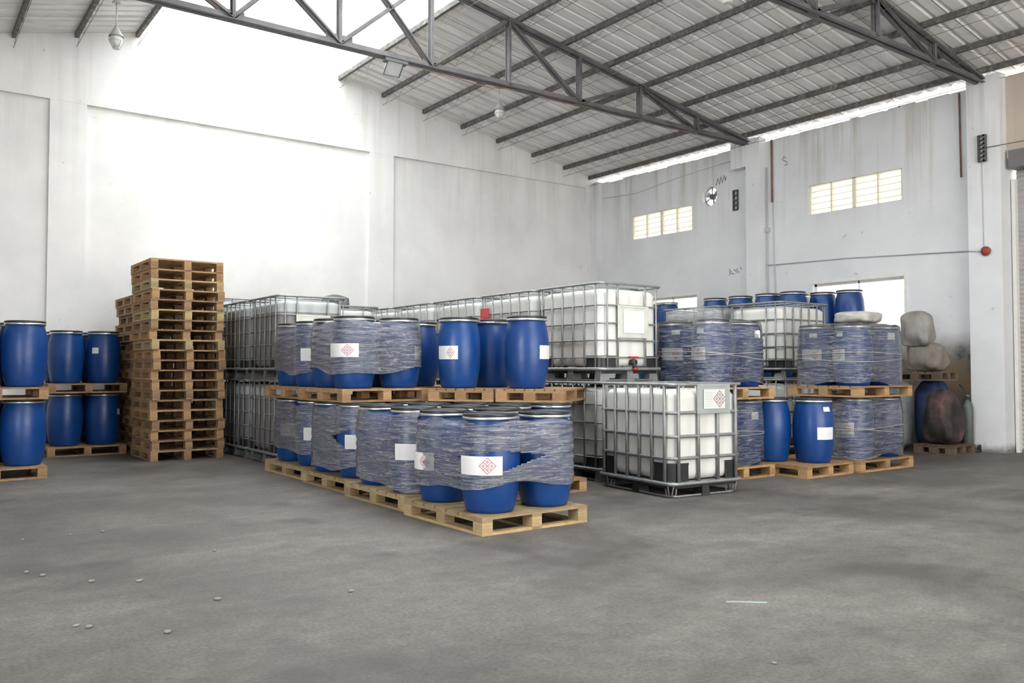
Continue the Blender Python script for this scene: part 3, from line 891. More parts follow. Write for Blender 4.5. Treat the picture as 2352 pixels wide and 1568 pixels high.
def wrap(label, centres, z0, zlo, zhi, mat='film', rad=None, cap=False, seed=1, tears=(), rows=30, slant=0.0, band=False):
    rnd = random.Random(seed)
    cx = sum(c_[0] for c_ in centres) / len(centres); cyy = sum(c_[1] for c_ in centres) / len(centres)
    R_of = rad or (lambda z: 0.256 if z < 0.5 else 0.256 - 0.022 * ((z - 0.5) / 0.28) ** 1.5)
    n = 200
    ph = [rnd.uniform(0, 6.28) for _ in range(8)]
    vs = []; grid = []
    for j in range(rows + 1):
        v = j / rows
        zz_ = zlo + (zhi - zlo) * v
        Rz = R_of(zz_)
        pts_ = [(c_[0] - cx + Rz * cos(2 * pi * k_ / 28), c_[1] - cyy + Rz * sin(2 * pi * k_ / 28)) for c_ in centres for k_ in range(28)]
        hp = hull(pts_)
        # start each ring at the point of the same direction
        st = max(range(len(hp)), key=lambda i: -hp[i][0] - hp[i][1]); hp = hp[st:] + hp[:st]
        ring_, tot = resample(hp, n, 0)
        row = []
        for i in range(n):
            x_, y_ = ring_[i]; a = 2 * pi * i / n
            nrm = hypot(x_, y_); nx, ny = x_ / nrm, y_ / nrm
            rip = 0.0035 * sin(38 * zz_ * 2.1 + 3 * sin(2 * a + ph[0]) + ph[1]) + 0.0025 * sin(91 * zz_ + 5 * sin(3 * a + ph[2]))
            edge = 0.0
            if v < 0.12: edge = (0.12 - v) / 0.12 * 0.035 * (sin(2 * a + ph[3]) + 0.5 * sin(5 * a + ph[4])) + slant * (0.12 - v) / 0.12 * sin(a + ph[7])
            if v > 0.88: edge = (v - 0.88) / 0.12 * 0.012 * (sin(4 * a + ph[5]) + sin(9 * a + ph[6]))
            row.append((x_ + nx * rip, y_ + ny * rip, zz_ + edge))
        grid.append(row)
    if cap:
        top = grid[-1]
        for q_, dz in ((0.93, 0.022), (0.75, 0.030), (0.45, 0.026), (0.02, 0.026)):
            grid.append([(p_[0] * q_, p_[1] * q_, zhi + dz + 0.004 * sin(7 * 2 * pi * i / n + q_ * 9)) for i, p_ in enumerate(top)])
    vs = [p_ for row in grid for p_ in row]; fs = []
    for j in range(len(grid) - 1):
        for i in range(n):
            i2 = (i + 1) % n
            q = (j * n + i, j * n + i2, (j + 1) * n + i2, (j + 1) * n + i)
            if tears and j < rows:
                wx_ = sum(vs[k_][0] for k_ in q) / 4 + cx; wy_ = sum(vs[k_][1] for k_ in q) / 4 + cyy; wz_ = sum(vs[k_][2] for k_ in q) / 4
                if any(fn(wx_, wy_, wz_) for fn in tears): continue
            fs.append(q)
    m = MB().add(vs, fs, True)
    o = obj('stretch_wrap', m.mesh('stretch_wrap', mat), None, (cx, cyy, z0))
    if band:
        for zb_, sl in ((0.40, 0.03), (0.37, -0.06)):
            bm_ = MB(); ps = []
            for i in range(0, n, 2):
                a = 2 * pi * i / n; z_ = zb_ + sl * sin(a + ph[3]); j = int((z_ - zlo) / (zhi - zlo) * rows)
                q = grid[j][i]; r0 = hypot(q[0], q[1]); ps.append((q[0] * (1 + 0.004 / r0), q[1] * (1 + 0.004 / r0), z_))
            bm_.tube(ps, 0.004, 5, True)
            obj('twisted_band', bm_.mesh('twisted_band', 'soft_wrap'), o)
    return tag(o, label, 'stretch wrap')


CA, SA = cos(AZ), sin(AZ)


def lat(x, y_): return x * CA - y_ * SA


def dep(x, y_): return x * SA + y_ * CA


def tear(xc, yc, zc, l, r_, h):
    """leaf-shaped split either side of a label, on the side turned to the camera"""
    a0 = lat(xc, yc); d0 = dep(xc, yc)

    def fn(x, y_, z):
        if dep(x, y_) > d0 + 0.35: return False
        s_ = lat(x, y_) - a0
        if s_ < 0: return s_ > -l and abs(z - (zc + 0.035 * (-s_ / l))) < h * (1 + s_ / l) * 0.5
        return s_ < r_ and abs(z - (zc + 0.035 * s_ / r_)) < h * (1 - s_ / r_) * 0.5
    return fn


DH = 0.80
Z1 = 0.144
ZU = Z1 + DH                      # underside of the upper pallets
Z2 = ZU + 0.144

# ---- front row of drum pallets, from the nearest pallet back
rows_ = [
    ('front corner pallet', 4.28, 6.125, 1.08, 1.25, [(4.00, 5.77), (4.57, 5.77), (4.00, 6.48), (4.57, 6.48)]),
    ('second pallet of the front row', 4.34, 7.475, 1.08, 1.27, [(4.06, 7.13), (4.62, 7.13), (4.06, 7.80), (4.62, 7.80)]),
    ('third pallet of the front row', 4.41, 8.775, 1.08, 1.27, [(4.13, 8.44), (4.69, 8.44), (4.13, 9.10), (4.69, 9.10)]),
    ('farthest pallet of the front row', 4.47, 10.11, 1.08, 1.32, [(4.20, 9.77), (4.76, 9.77), (4.20, 10.44), (4.76, 10.44)]),
]
posw = ['near left', 'near right', 'far left', 'far right']
labsets = {(0, 0): [('H', -0.33)], (0, 2): [('G', -0.80, -0.03)], (1, 0): [('H', 0.0, 0.0)], (1, 2): [], (2, 0): [('H', 0.10)], (2, 2): [], (3, 0): [('G', 0.0)], (3, 2): [('P', -0.3)]}
for i, (nm, cx, cyy, wx, ly, ds) in enumerate(rows_):
    pallet('pale wooden floor pallet, the %s' % nm, cx, cyy, 0, wx, ly, 0.0, 'pale', 'pale pallets on the floor under the front row')
    for k, (x, y_) in enumerate(ds):
        drum('film wrapped blue drum, %s on the %s' % (posw[k], nm.replace('pallet of the', 'pallet in the')), x, y_, Z1, labsets.get((i, k), []), 'blue drums of the front row', spin=(0.9 if (i, k) == (0, 0) else None))
wrap('stretch film torn around the hazard label, on the front corner pallet', rows_[0][5], Z1, 0.20, 0.735, 'film', seed=2, rows=44,
     tears=(tear(3.93, 5.55, 0.42, 0.34, 0.40, 0.18),))
wrap('clear stretch film around the drums on the second floor pallet', rows_[1][5], Z1, 0.10, 0.745, 'film', seed=3, slant=0.06)
wrap('clear stretch film with a hole by its label, third floor pallet', rows_[2][5], Z1, 0.13, 0.745, 'film', seed=4, rows=40, slant=0.05,
     tears=(tear(4.02, 8.3, 0.40, 0.30, 0.05, 0.26),))
wrap('clear stretch film around the farthest drums of the front floor row', rows_[3][5], Z1, 0.16, 0.745, 'film', seed=5, slant=0.05)

# ---- second column of floor pallets behind them
for i, (cx, cyy, nm) in enumerate([(5.49, 7.51, 'nearest'), (5.54, 8.82, 'middle'), (5.56, 10.12, 'farthest')]):
    pallet('wooden floor pallet behind the front row, the %s one' % nm, cx, cyy, 0, 1.08, 1.25, 0, 'tan', 'floor pallets of the middle column')
    for k, (dx, dy) in enumerate([(-0.27, -0.34), (0.27, -0.34), (-0.27, 0.32), (0.27, 0.32)]):
        drum('unwrapped blue drum behind the front row, %s on its %s pallet' % (posw[k], nm), cx + dx, cyy + dy, Z1, [], 'blue drums of the middle column')

# ---- upper level, left pair (wrapped)
for i, (nm, cx, cyy, ly, ds) in enumerate([('near upper left pallet', 4.44, 8.99, 1.19, [(4.17, 8.68), (4.74, 8.68), (4.19, 9.28), (4.74, 9.28)]),
                                           ('far upper left pallet', 4.49, 10.23, 1.24, [(4.22, 9.90), (4.77, 9.90), (4.24, 10.55), (4.77, 10.55)])]):
    pallet('wooden pallet standing on drum lids, the %s' % nm, cx, cyy, ZU, 1.08, ly, 0, 'tan', 'pallets on top of the front row drums')
    for k, (x, y_) in enumerate(ds):
        ls = {(0, 0): [('H', -0.5, 0.03)], (0, 1): [('P', 0.95)], (1, 0): [('G', -0.05)], (1, 2): []}.get((i, k), [])
        drum('blue drum under stretch film, %s on the %s' % (posw[k], nm), x, y_, Z2, ls, 'wrapped blue drums of the upper left stack')
    wrap('crumpled stretch film around the drums on the %s' % nm, ds, Z2, 0.19, 0.75, 'film', seed=8 + i, rows=34)

# ---- upper level, two turned pallets with four bare drums
ux, uy, vx, vy = -0.589, 0.803, 0.803, 0.589
NRx, NRy = 5.796, 6.973


def uv_(u, v): return NRx + u * ux + v * vx, NRy + u * uy + v * vy


ang = atan2(vy, vx)
for i, (u0, nm) in enumerate([(0.39, 'near'), (1.19, 'far')]):
    x, y_ = uv_(u0, 0.56)
    pallet('turned wooden pallet on drum lids, the %s one under the bare blue drums' % nm, x, y_, ZU, 1.12, 0.77, ang, 'tan', 'turned pallets on the middle column')
x, y_ = 5.722, 7.535
drum('bright blue bare drum with blank label, right end of the upper level', x, y_, Z2, [('P', 0.88)], 'bare blue drums on the upper level', spin=2.2)
drum('bright blue bare drum with red diamond label, centre of the upper level', 5.241, 8.185, Z2, [('h', -0.55)], 'bare blue drums on the upper level', spin=1.0)
x, y_ = uv_(1.10, 0.80)
drum('bare blue drum standing between and behind the two labelled upper drums', x, y_, Z2, [], 'bare blue drums on the upper level')
pallet('wooden pallet on drum lids behind the turned pallets', 5.56, 9.62, ZU, 1.04, 1.2, 0, 'tan', 'turned pallets on the middle column')
drum('bare blue drum in shade right of the wrapped upper left stack', 5.35, 9.29, Z2, [], 'bare blue drums on the upper level')

# ---- left edge stack
def stack(tag_, cx, cyy, wx, ly, ds, levels, tone, wrapmat=None, labs={}, cross=True, group=None, seeds=(20, 21), zlo=0.02, zhi=0.77, film_desc='', cap=False):
    for lv in range(levels):
        zb_ = lv * (0.144 + DH); where = ['lower', 'upper', 'top'][lv]
        pallet('%s wooden pallet of the %s' % (where, tag_), cx, cyy, zb_, wx, ly, 0, tone, 'pallets of the ' + tag_, cross)
        for k, (x, y_) in enumerate(ds):
            drum('%s level blue drum, %s in the %s' % (where, posw[k], tag_), x, y_, zb_ + 0.144, labs.get((lv, k), []), 'blue drums of the ' + tag_)
        if wrapmat:
            wrap('stretch film on the %s level of the %s' % (where, tag_), ds, zb_ + 0.144, zlo, zhi, wrapmat, seed=seeds[lv], cap=cap, band=cap)


stack('drum stack at the left edge', 1.01, 12.14, 1.06, 1.26, [(0.77, 11.85), (1.32, 11.85), (0.77, 12.45), (1.32, 12.45)], 2, 'brown')
stack('shaded drum stack against the gable wall', 2.43, 14.75, 1.08, 1.22, [(2.16, 14.46), (2.68, 14.46), (2.16, 15.05), (2.68, 15.05)], 2, 'brown',
      labs={(1, 1): [('q', -0.45, 0.0)], (0, 1): [('q', 0.93, 0.0)]})

# ---- pallet tower
ordw = ['topmost', 'second', 'third', 'fourth', 'fifth', 'sixth', 'seventh', 'eighth', 'ninth', 'tenth', 'eleventh', 'twelfth', 'thirteenth', 'fourteenth',
        'fifteenth', 'sixteenth', 'seventeenth', 'eighteenth', 'nineteenth', 'twentieth', 'twenty first']
rt = random.Random(5)
for k in range(20):
    up_ = 19 - k
    lab = ('topmost wooden pallet of the tall pallet tower' if up_ == 0 else 'bottom wooden pallet of the tall pallet tower' if k == 0
           else 'wooden pallet of the tall pallet tower, %s from the top' % ordw[up_])
    off = 0.0 if k < 12 else -0.03
    tone = 'pale' if k in (17, 11, 14) else rt.choice(['tan', 'brown', 'brown'])
    pallet(lab, 3.50 + off + rt.uniform(-0.02, 0.02), 13.30 + rt.uniform(-0.03, 0.03), k * 0.1441, 1.02, 1.20, rt.uniform(-0.012, 0.012), tone, 'pallets of the tall tower', cross=False)
for k in range(17):
    up_ = 16 - k
    lab = ('topmost wooden pallet of the lower tower behind the tall one' if up_ == 0 else 'bottom wooden pallet of the tower behind the tall one' if k == 0
           else 'wooden pallet of the lower tower behind, %s from its top' % ordw[up_])
    sx_ = rt.uniform(-0.03, 0.03)
    pallet(lab, 3.53 + sx_, 14.62 + rt.uniform(-0.03, 0.03), k * 0.1441, 1.02, 1.20, rt.uniform(-0.02, 0.02), rt.choice(['tan', 'brown', 'brown']), 'pallets of the rear tower', cross=False)


# ------------------------------------------------------------------ IBC tanks
def rr_pts(hx, hy, r_, n=6):
    out = []
    for cx_, cy_, a0 in ((hx - r_, hy - r_, 0), (-hx + r_, hy - r_, pi / 2), (-hx + r_, -hy + r_, pi), (hx - r_, -hy + r_, 1.5 * pi)):
        for k in range(n + 1):
            a = a0 + k * pi / 2 / n
            out.append((cx_ + r_ * cos(a), cy_ + r_ * sin(a), cos(a), sin(a)))
    return out


def dense(hx, hy, r_):
    base = rr_pts(hx, hy, r_, 7); out = []
    m = len(base)
    for i in range(m):
        a = base[i]; b = base[(i + 1) % m]; d = hypot(b[0] - a[0], b[1] - a[1])
        k = max(1, int(d / 0.035))
        for j in range(k):
            f__ = j / k; out.append(tuple(a[q] + (b[q] - a[q]) * f__ for q in range(4)))
    return out


_tk = {}


def tank_meshes(style, tm):
    k = (style, tm)
    if k in _tk: return _tk[k]
    hx, hy = 0.50, 0.60
    rings = (0.40, 0.62, 0.86) if style == 1 else (0.28, 0.48, 0.68, 0.89)
    rt_ = 0.019 if style == 1 else 0.011
    # bottle
    b = MB(); shape = dense(hx - 0.035, hy - 0.035, 0.13); n = len(shape); rws = []
    zl = [0.175, 0.19, 0.23] + [0.23 + 0.80 * q / 24 for q in range(1, 25)] + [1.055, 1.075, 1.09]
    for z_ in zl:
        ins = 0.035 if z_ <= 0.18 else 0.012 if z_ <= 0.2 else 0.0
        if z_ > 1.04: ins = {1.055: 0.012, 1.075: 0.035, 1.09: 0.09}[z_]
        row = []
        for x_, y_, nx, ny in shape:
            sp = 0.205
            c1 = abs(sin(pi * ((y_ if abs(nx) > 0.9 else x_) + 0.6) / sp)) if max(abs(nx), abs(ny)) > 0.9 else 0.6
            pil = 0.014 * c1 if 0.2 < z_ < 1.04 else 0
            row.append((x_ + nx * (pil - ins), y_ + ny * (pil - ins), z_))
        rws.append(row)
    vs = [p_ for r__ in rws for p_ in r__]
    fs = [(j * n + i, j * n + (i + 1) % n, (j + 1) * n + (i + 1) % n, (j + 1) * n + i) for j in range(len(zl) - 1) for i in range(n)]
    b.add(vs, fs, True); o = (len(zl) - 1) * n
    b.f.append(tuple(o + i for i in range(n))); b.sm.append(False)
    b.f.append(tuple(range(n - 1, -1, -1))); b.sm.append(False)
    bottle = b.mesh('tank_bottle', tm)
    cap_ = MB().lathe([(0.09, 1.09), (0.09, 1.125), (0.08, 1.13)], 24).mesh('tank_cap', 'black_plastic')
    cg = MB()
    for z_ in rings: cg.tube([(p_[0], p_[1], z_) for p_ in rr_pts(hx - 0.008, hy - 0.008, 0.10)], rt_, 6, True)
    vx_ = ((-0.40, -0.13, 0.14, 0.40) if style == 1 else (-0.40, -0.23, 0.22, 0.40)); vy_ = (-0.50, -0.30, -0.10, 0.10, 0.30, 0.50)
    for x_ in vx_:
        for s_ in (-1, 1): cg.tube([(x_, s_ * (hy - 0.002), 0.15), (x_, s_ * (hy - 0.002), 1.14)], rt_, 6)
    for y_ in vy_:
        for s_ in (-1, 1): cg.tube([(s_ * (hx - 0.002), y_, 0.15), (s_ * (hx - 0.002), y_, 1.14)], rt_, 6)
    cage = cg.mesh('tank_cage', 'galvanised' if style == 2 else 'galvanised_dull')
    top = MB().tube([(p_[0], p_[1], 1.145) for p_ in rr_pts(hx, hy, 0.07)], 0.016, 8, True)
    for y_ in (-0.2, 0.2): top.tube([(-hx, y_, 1.145), (hx, y_, 1.145)], 0.012, 6)
    top = top.mesh('tank_top_rail', 'galvanised')
    bs = MB()
    bs.tube([(p_[0], p_[1], 0.145) for p_ in rr_pts(hx + 0.005, hy + 0.005, 0.09)], 0.019, 8, True)
    bs.box(-hx + 0.03, hx - 0.03, -hy + 0.03, hy - 0.03, 0.130, 0.165)
    bs.tube([(p_[0], p_[1], 0.014) for p_ in rr_pts(hx - 0.05, hy - 0.05, 0.09)], 0.012, 6, True)
    base = bs.mesh('tank_base', 'galvanised')
    ft = MB().add([(-0.075, -0.055, 0.0), (0.075, -0.055, 0), (0.075, 0.055, 0), (-0.075, 0.055, 0), (-0.055, -0.045, 0.13), (0.055, -0.045, 0.13), (0.055, 0.045, 0.13), (-0.055, 0.045, 0.13)],
                  [(0, 3, 2, 1), (4, 5, 6, 7), (0, 1, 5, 4), (1, 2, 6, 5), (2, 3, 7, 6), (3, 0, 4, 7)]).mesh('tank_foot', 'galvanised' if style == 2 else 'black_plastic')
    leg_ = MB().tube([(-0.06, 0, 0.135), (-0.045, 0, 0.02), (0, 0, 0.012), (0.045, 0, 0.02), (0.06, 0, 0.135)], 0.010, 6).mesh('tank_leg_hoop', 'galvanised')
    deckm = MB().box(-hx + 0.05, hx - 0.05, -hy + 0.05, hy - 0.05, 0.09, 0.129).mesh('tank_tray', 'black_plastic')
    # black corner guards: quarter wall of the rounded corner
    g_ = MB(); q = [p_ for p_ in dense(hx - 0.016, hy - 0.016, 0.12) if p_[0] > 0.22 and p_[1] > 0.30]
    q.sort(key=lambda p_: atan2(p_[1] - 0.30, p_[0] - 0.22))
    ztop = 0.35 if style == 1 else 0.30; vs = []
    for p_ in q:
        for z_, d in ((0.165, 0.0), (ztop - 0.02, 0.0), (ztop - 0.02, 0.006), (ztop, 0.006), (ztop, -0.02)): vs.append((p_[0] + p_[2] * d, p_[1] + p_[3] * d, z_))
    g_.add(vs, [(i * 5 + a, (i + 1) * 5 + a, (i + 1) * 5 + a + 1, i * 5 + a + 1) for i in range(len(q) - 1) for a in range(4)])
    guard = g_.mesh('corner_guard', 'black_plastic')
    v_ = MB().lathe([(0.045, 0), (0.045, 0.10)], 16)
    valve_b = MB().tube([(0, 0.0, 0), (0, -0.09, 0)], 0.035, 12).tube([(0, -0.06, 0), (0, -0.085, -0.07)], 0.028, 12).mesh('valve_body', 'black_plastic')
    valve_h = MB().box(-0.07, 0.07, -0.075, -0.045, 0.05, 0.068).tube([(0, -0.06, 0.02), (0, -0.06, 0.06)], 0.012, 8).mesh('valve_handle', 'red_plastic')
    valve_c = MB().tube([(0, -0.085, -0.07), (0, -0.093, -0.095)], 0.032, 12).mesh('valve_cap', 'red_plastic')
    if style == 1: pw, ph_, pz, pxo = 0.46, 0.30, 0.995, 0.07
    else: pw, ph_, pz, pxo = 0.50, 0.38, 0.70, 0.0
    plate = MB().box(pxo - pw / 2, pxo + pw / 2, -hy - 0.020, -hy - 0.014, pz - ph_ / 2, pz + ph_ / 2).box(pxo - pw / 2 + .03, pxo + pw / 2 - .03, -hy - 0.026, -hy - 0.020, pz + ph_ / 2 - 0.018, pz + ph_ / 2 - 0.006)
    plate.box(pxo - pw / 2 + .03, pxo + pw / 2 - .03, -hy - 0.026, -hy - 0.020, pz - ph_ / 2 + 0.006, pz - ph_ / 2 + 0.018)
    plate = plate.mesh('tank_plate', 'plate_metal' if style == 1 else 'label_plate2')
    lw_, lh_ = (0.30, 0.20) if style == 1 else (0.34, 0.26)
    lp = MB(); lp.uv = [(0, 0), (1, 0), (1, 1), (0, 1)]
    yl = -hy - 0.0275
    lp.add([(pxo - lw_ / 2, yl, pz - lh_ / 2), (pxo + lw_ / 2, yl, pz - lh_ / 2), (pxo + lw_ / 2, yl, pz + lh_ / 2), (pxo - lw_ / 2, yl, pz + lh_ / 2)], [(0, 1, 2, 3)])
    lp = lp.mesh('tank_label', 'label_tank' if style == 1 else 'label_plain')
    _tk[k] = (bottle, cap_, cage, top, base, ft, leg_, deckm, guard, (valve_b, valve_h, valve_c), plate, lp)
    return _tk[k]


plain('label_plate2', (0.62, 0.64, 0.58), 0.3, 0.2, 0.08)


def tank(label, cx, cy_, z, rot=0.0, style=2, tm='tank_white', group=None, flip=False):
    bo, cp, cg, tp, bs, ft, lg, dk, gd, vl, pl, lp = tank_meshes(style, tm)
    r = thing('bulk_tank', label, 'bulk liquid tank', (cx, cy_, z), rot, group)
    bt = obj('bottle', bo, r); obj('cap', cp, bt)
    obj('cage', cg, r); obj('top_rail', tp, r)
    bs_ = obj('base_frame', bs, r); obj('tray', dk, bs_)
    for x in (-0.40, 0, 0.40):
        for y_ in (-0.50, 0, 0.50):
            if x == 0 and y_ == 0: continue
            obj('foot', ft if style == 2 or (x == 0 or y_ == 0) else lg, bs_, (x, y_, 0), 0 if abs(x) > 0 else pi / 2)
            if style == 1 and x != 0 and y_ != 0:
                obj('foot', lg, bs_, (x * 1.1, y_, 0), pi / 2)
    for k in range(2): obj('corner_guard', gd, r, rot=pi * k)
    mm = _tk.setdefault(('mir', style, tm), None)
    if mm is None:
        me = gd.copy(); 
        for v in me.vertices: v.co.x = -v.co.x
        me.flip_normals(); _tk[('mir', style, tm)] = me; mm = me
    for k in range(2): obj('corner_guard', mm, r, rot=pi * k)
    if style == 2:
        vb = obj('valve', vl[0], r, (0.0, -0.56, 0.225)); obj('handle', vl[1], vb, label='red valve handle'); obj('outlet_cap', vl[2], vb, label='red outlet cap')
    pp = obj('identification_plate', pl, r); obj('printed_label', lp, pp)
    return r


tank('nearest white caged tank on the floor with metal label plate and black corner guards', 6.875, 6.495, 0, radians(-5), 1, 'tank_white')
rowpos = ['nearest', 'second', 'third', 'fourth', 'farthest']
for k in range(5):
    cyy = 7.28 + 0.61 + 1.285 * k
    tank('white caged tank at floor level of the long row, %s to the camera' % rowpos[k], 7.11, cyy, 0, 0, 2, 'tank_white', 'lower tanks of the long row')
    lab = 'white caged tank on the upper level of the long row, %s to the camera' % rowpos[k]
    if k == 0: lab = 'upper white caged tank nearest in the long row, with red valve handle'
    if k == 2: lab = 'upper level white caged tank with the red warning label'
    r = tank(lab, 7.11, cyy, 1.16, 0, 2, 'tank_white', 'upper tanks of the long row')
    if k == 1:
        lm = MB(); lm.uv = [(0, 0), (1, 0), (1, 1), (0, 1)]
        lm.add([(-0.518, 0.57, 0.84), (-0.518, 0.36, 0.84), (-0.518, 0.36, 0.975), (-0.518, 0.57, 0.975)], [(0, 1, 2, 3)])
        r['label'] = 'upper level white caged tank with the red warning label'
        obj('warning_label', lm.mesh('warning_label', 'label_red'), r, label='red warning label with white lines')
    if k == 2: r['label'] = 'white caged tank on the upper level of the long row, third from the camera'
# left pair, filled greyish
for k in range(2):
    for lv in range(2):
        tank('greyish filled caged tank of the left pair, %s one on the %s level' % (['near', 'far'][k], ['floor', 'upper'][lv]), 4.73, 11.13 + 0.61 + 1.27 * k, 1.16 * lv, 0, 2, 'tank_filled', 'filled tanks of the left pair')
pallet('wooden pallet raising the rear tank behind the left pair', 4.70, 14.40, 1.16, 1.0, 1.2, 0, 'tan')
for lv in range(2):
    tank('caged tank behind the left pair beside the gable wall, %s level' % ['floor', 'raised upper'][lv], 4.70, 14.40, (0, 1.304)[lv], 0, 2, 'tank_filled', 'tanks behind the left pair')
for lv in range(2):
    tank('caged tank between the left pair and the long row, %s level' % ['floor', 'upper'][lv], 5.93, 13.06, 1.16 * lv, 0, 2, 'tank_white', 'tanks between the rows')
# dark rounded cover lying on the tank
dm = MB(); vs = []; n_ = 14
for j in range(9):
    a = pi * j / 8
    for i in range(n_ + 1):
        b_a = -pi / 2 + pi * i / n_
        R0 = 0.165 * (1 - 0.10 * (i / n_)) * (1 + 0.05 * sin(5 * a))
        vs.append((-0.20 + 0.42 * i / n_, R0 * cos(a), 0.0 + max(0, R0 * 1.28 * sin(a) * (0.75 + 0.25 * cos(b_a)))))
dm.add(vs, [(j * (n_ + 1) + i, j * (n_ + 1) + i + 1, (j + 1) * (n_ + 1) + i + 1, (j + 1) * (n_ + 1) + i) for j in range(8) for i in range(n_)], True)
dm.f.append(tuple(j * (n_ + 1) for j in range(9))); dm.sm.append(False)
dm.f.append(tuple(j * (n_ + 1) + n_ for j in range(8, -1, -1))); dm.sm.append(False)
tag(obj('plastic_hood', dm.mesh('plastic_hood', 'tarp_dark'), None, (5.88, 12.95, 2.318), radians(-30)), 'dark grey rounded plastic hood lying on top of a caged tank', 'hood')

# ---- right-hand cluster
stack('film wrapped drum stack behind the nearest tank', 8.21, 7.07, 1.08, 1.12, [(7.93, 6.78), (8.48, 6.78), (7.93, 7.36), (8.48, 7.36)], 2, 'tan', 'film_light',
      labs={(1, 0): [('h', -0.75), ('s', -0.6)], (1, 1): [('q', 0.75, 0.14)], (1, 2): [('h', -0.2), ('s', 0.0)], (0, 1): [('q', 0.60, 0.10)]}, seeds=(31, 32), zhi=0.785, cap=True)
pallet('wooden floor pallet under the two bare drums at the right', 9.28, 6.62, 0, 0.96, 1.06, 0, 'tan')
drum('bare blue drum with white label at the front of the right floor pallet', 9.35, 6.38, Z1, [('P', 0.62, -0.03), ('s', 0.70, 0.0)])
drum('bare dark blue drum in shade left behind the labelled right drum', 9.06, 6.80, Z1, [('q', -0.55, -0.08)])
stack('film wrapped drum stack farthest right', 10.47, 6.57, 1.24, 1.06, [(10.13, 6.31), (10.81, 6.31), (10.13, 6.84), (10.81, 6.84)], 2, 'tan', 'film_light',
      labs={(1, 0): [('h', -0.80), ('s', -0.7)], (1, 1): [('q', 0.5, 0.15)], (1, 2): [('h', -0.3), ('s', -0.2)], (0, 0): [('h', -0.5)], (0, 1): []}, seeds=(41, 42), zhi=0.785, cap=True)
# the tanks behind
for lv in range(2):
    tank('white caged tank behind the wrapped right stacks, %s level' % ['floor', 'upper'][lv], 11.25, 8.29, 1.16 * lv, radians(90), 2, 'tank_white', 'tanks behind the right stacks')
for lv in range(2):
    tank('white caged tank wrapped in film behind the near wrapped stack, %s level' % ['floor', 'upper'][lv], 11.12, 9.55, 1.16 * lv, 0, 2, 'tank_white', 'tanks behind the right stacks')
wrap('cloudy stretch film around the upper tank behind the near wrapped stack', [(10.85, 9.22), (11.39, 9.22), (10.85, 9.88), (11.39, 9.88)], 1.16, 0.2, 1.13, 'film_dense', rad=lambda z: 0.30, seed=51)

# ---- three-high blue drums along the side wall
wd = [(13.06, 9.30, 'bk'), (13.06, 9.84, 'bk'), (13.06, 10.46, 'bk'), (13.06, 11.08, 'bk'), (13.60, 8.52, 'bk'), (13.62, 9.06, 'bk'), (13.62, 9.62, 'bk'), (13.62, 10.18, 'bk'), (13.06, 12.35, 'gr'), (13.06, 12.90, 'gr')]
wl = ['third from the right in the row by the window', 'fourth from the right in the row by the window', 'left of the middle pilaster, near the cable', 'leftmost black lidded one along the wall',
      'standing alone at the right end against the bright window', 'second from the right, partly hidden by the caged tank', 'back row, just showing behind the others', 'farthest back row one beside the pilaster',
      'with grey lid beside the left window, right one', 'with grey lid beside the left window, left one']
for k, (x, y_, kd) in enumerate(wd):
    drum('top tier blue drum, ' + wl[k], x, y_, 2 * ZU, [], 'top tier drums along the side wall', lid=_lid_grey if kd == 'gr' else None)
    for lv in range(2):
        drum('blue drum in the lower tiers hidden behind the tanks along the side wall', x, y_, lv * ZU + 0.144, [], 'hidden lower drums along the side wall')
for lv in range(2):
    for cx, cyy, ly in ((13.33, 8.90, 1.30), (13.33, 10.20, 1.24), (13.16, 11.20, 0.70), (13.20, 12.62, 1.16)):
        pallet('wooden pallet hidden under the drums along the side wall', cx, cyy, lv * ZU, 1.08 if cyy < 11 else 0.96, ly, 0, 'brown', 'hidden pallets along the side wall')


# ------------------------------------------------------------------ sacks and tools in the right corner
def blob(name, label, cat, c_, s_, mat, seed, sq=0.7, amp=0.10, taper=0.0, nu=40, nv=26, fold=0.02):
    rn = random.Random(seed); ph = [rn.uniform(0, 6.28) for _ in range(9)]
    vs = []
    for j in range(nv + 1):
        t_ = -pi / 2 + pi * j / nv
        for i in range(nu):
            a = 2 * pi * i / nu
            sg = lambda q, e: math.copysign(abs(q) ** e, q)
            x_ = sg(cos(t_), sq) * sg(cos(a), sq); y_ = sg(cos(t_), sq) * sg(sin(a), sq); z_ = sg(sin(t_), sq)
            d = 1 + amp * (sin(3 * a + ph[0] + 2 * t_) * sin(2 * t_ + ph[1]) + 0.5 * sin(5 * a + ph[2] - 3 * t_)) + fold * sin(11 * a + 4 * t_ + ph[3])
            tp_ = 1 - taper * (z_ + 1) / 2
            vs.append((s_[0] * x_ * d * tp_, s_[1] * y_ * d * tp_, s_[2] * (z_ if z_ < -0.9 else z_ * (1 + 0.3 * (d - 1))) + s_[2]))
    zmin = min(v[2] for v in vs); vs = [(a, b, c__ - zmin) for a, b, c__ in vs]
    fs = [(j * nu + i, j * nu + (i + 1) % nu, (j + 1) * nu + (i + 1) % nu, (j + 1) * nu + i) for j in range(nv) for i in range(nu)]
    o = obj(name, MB().add(vs, fs, True).mesh(name, mat), None, c_)
    return tag(o, label, cat)


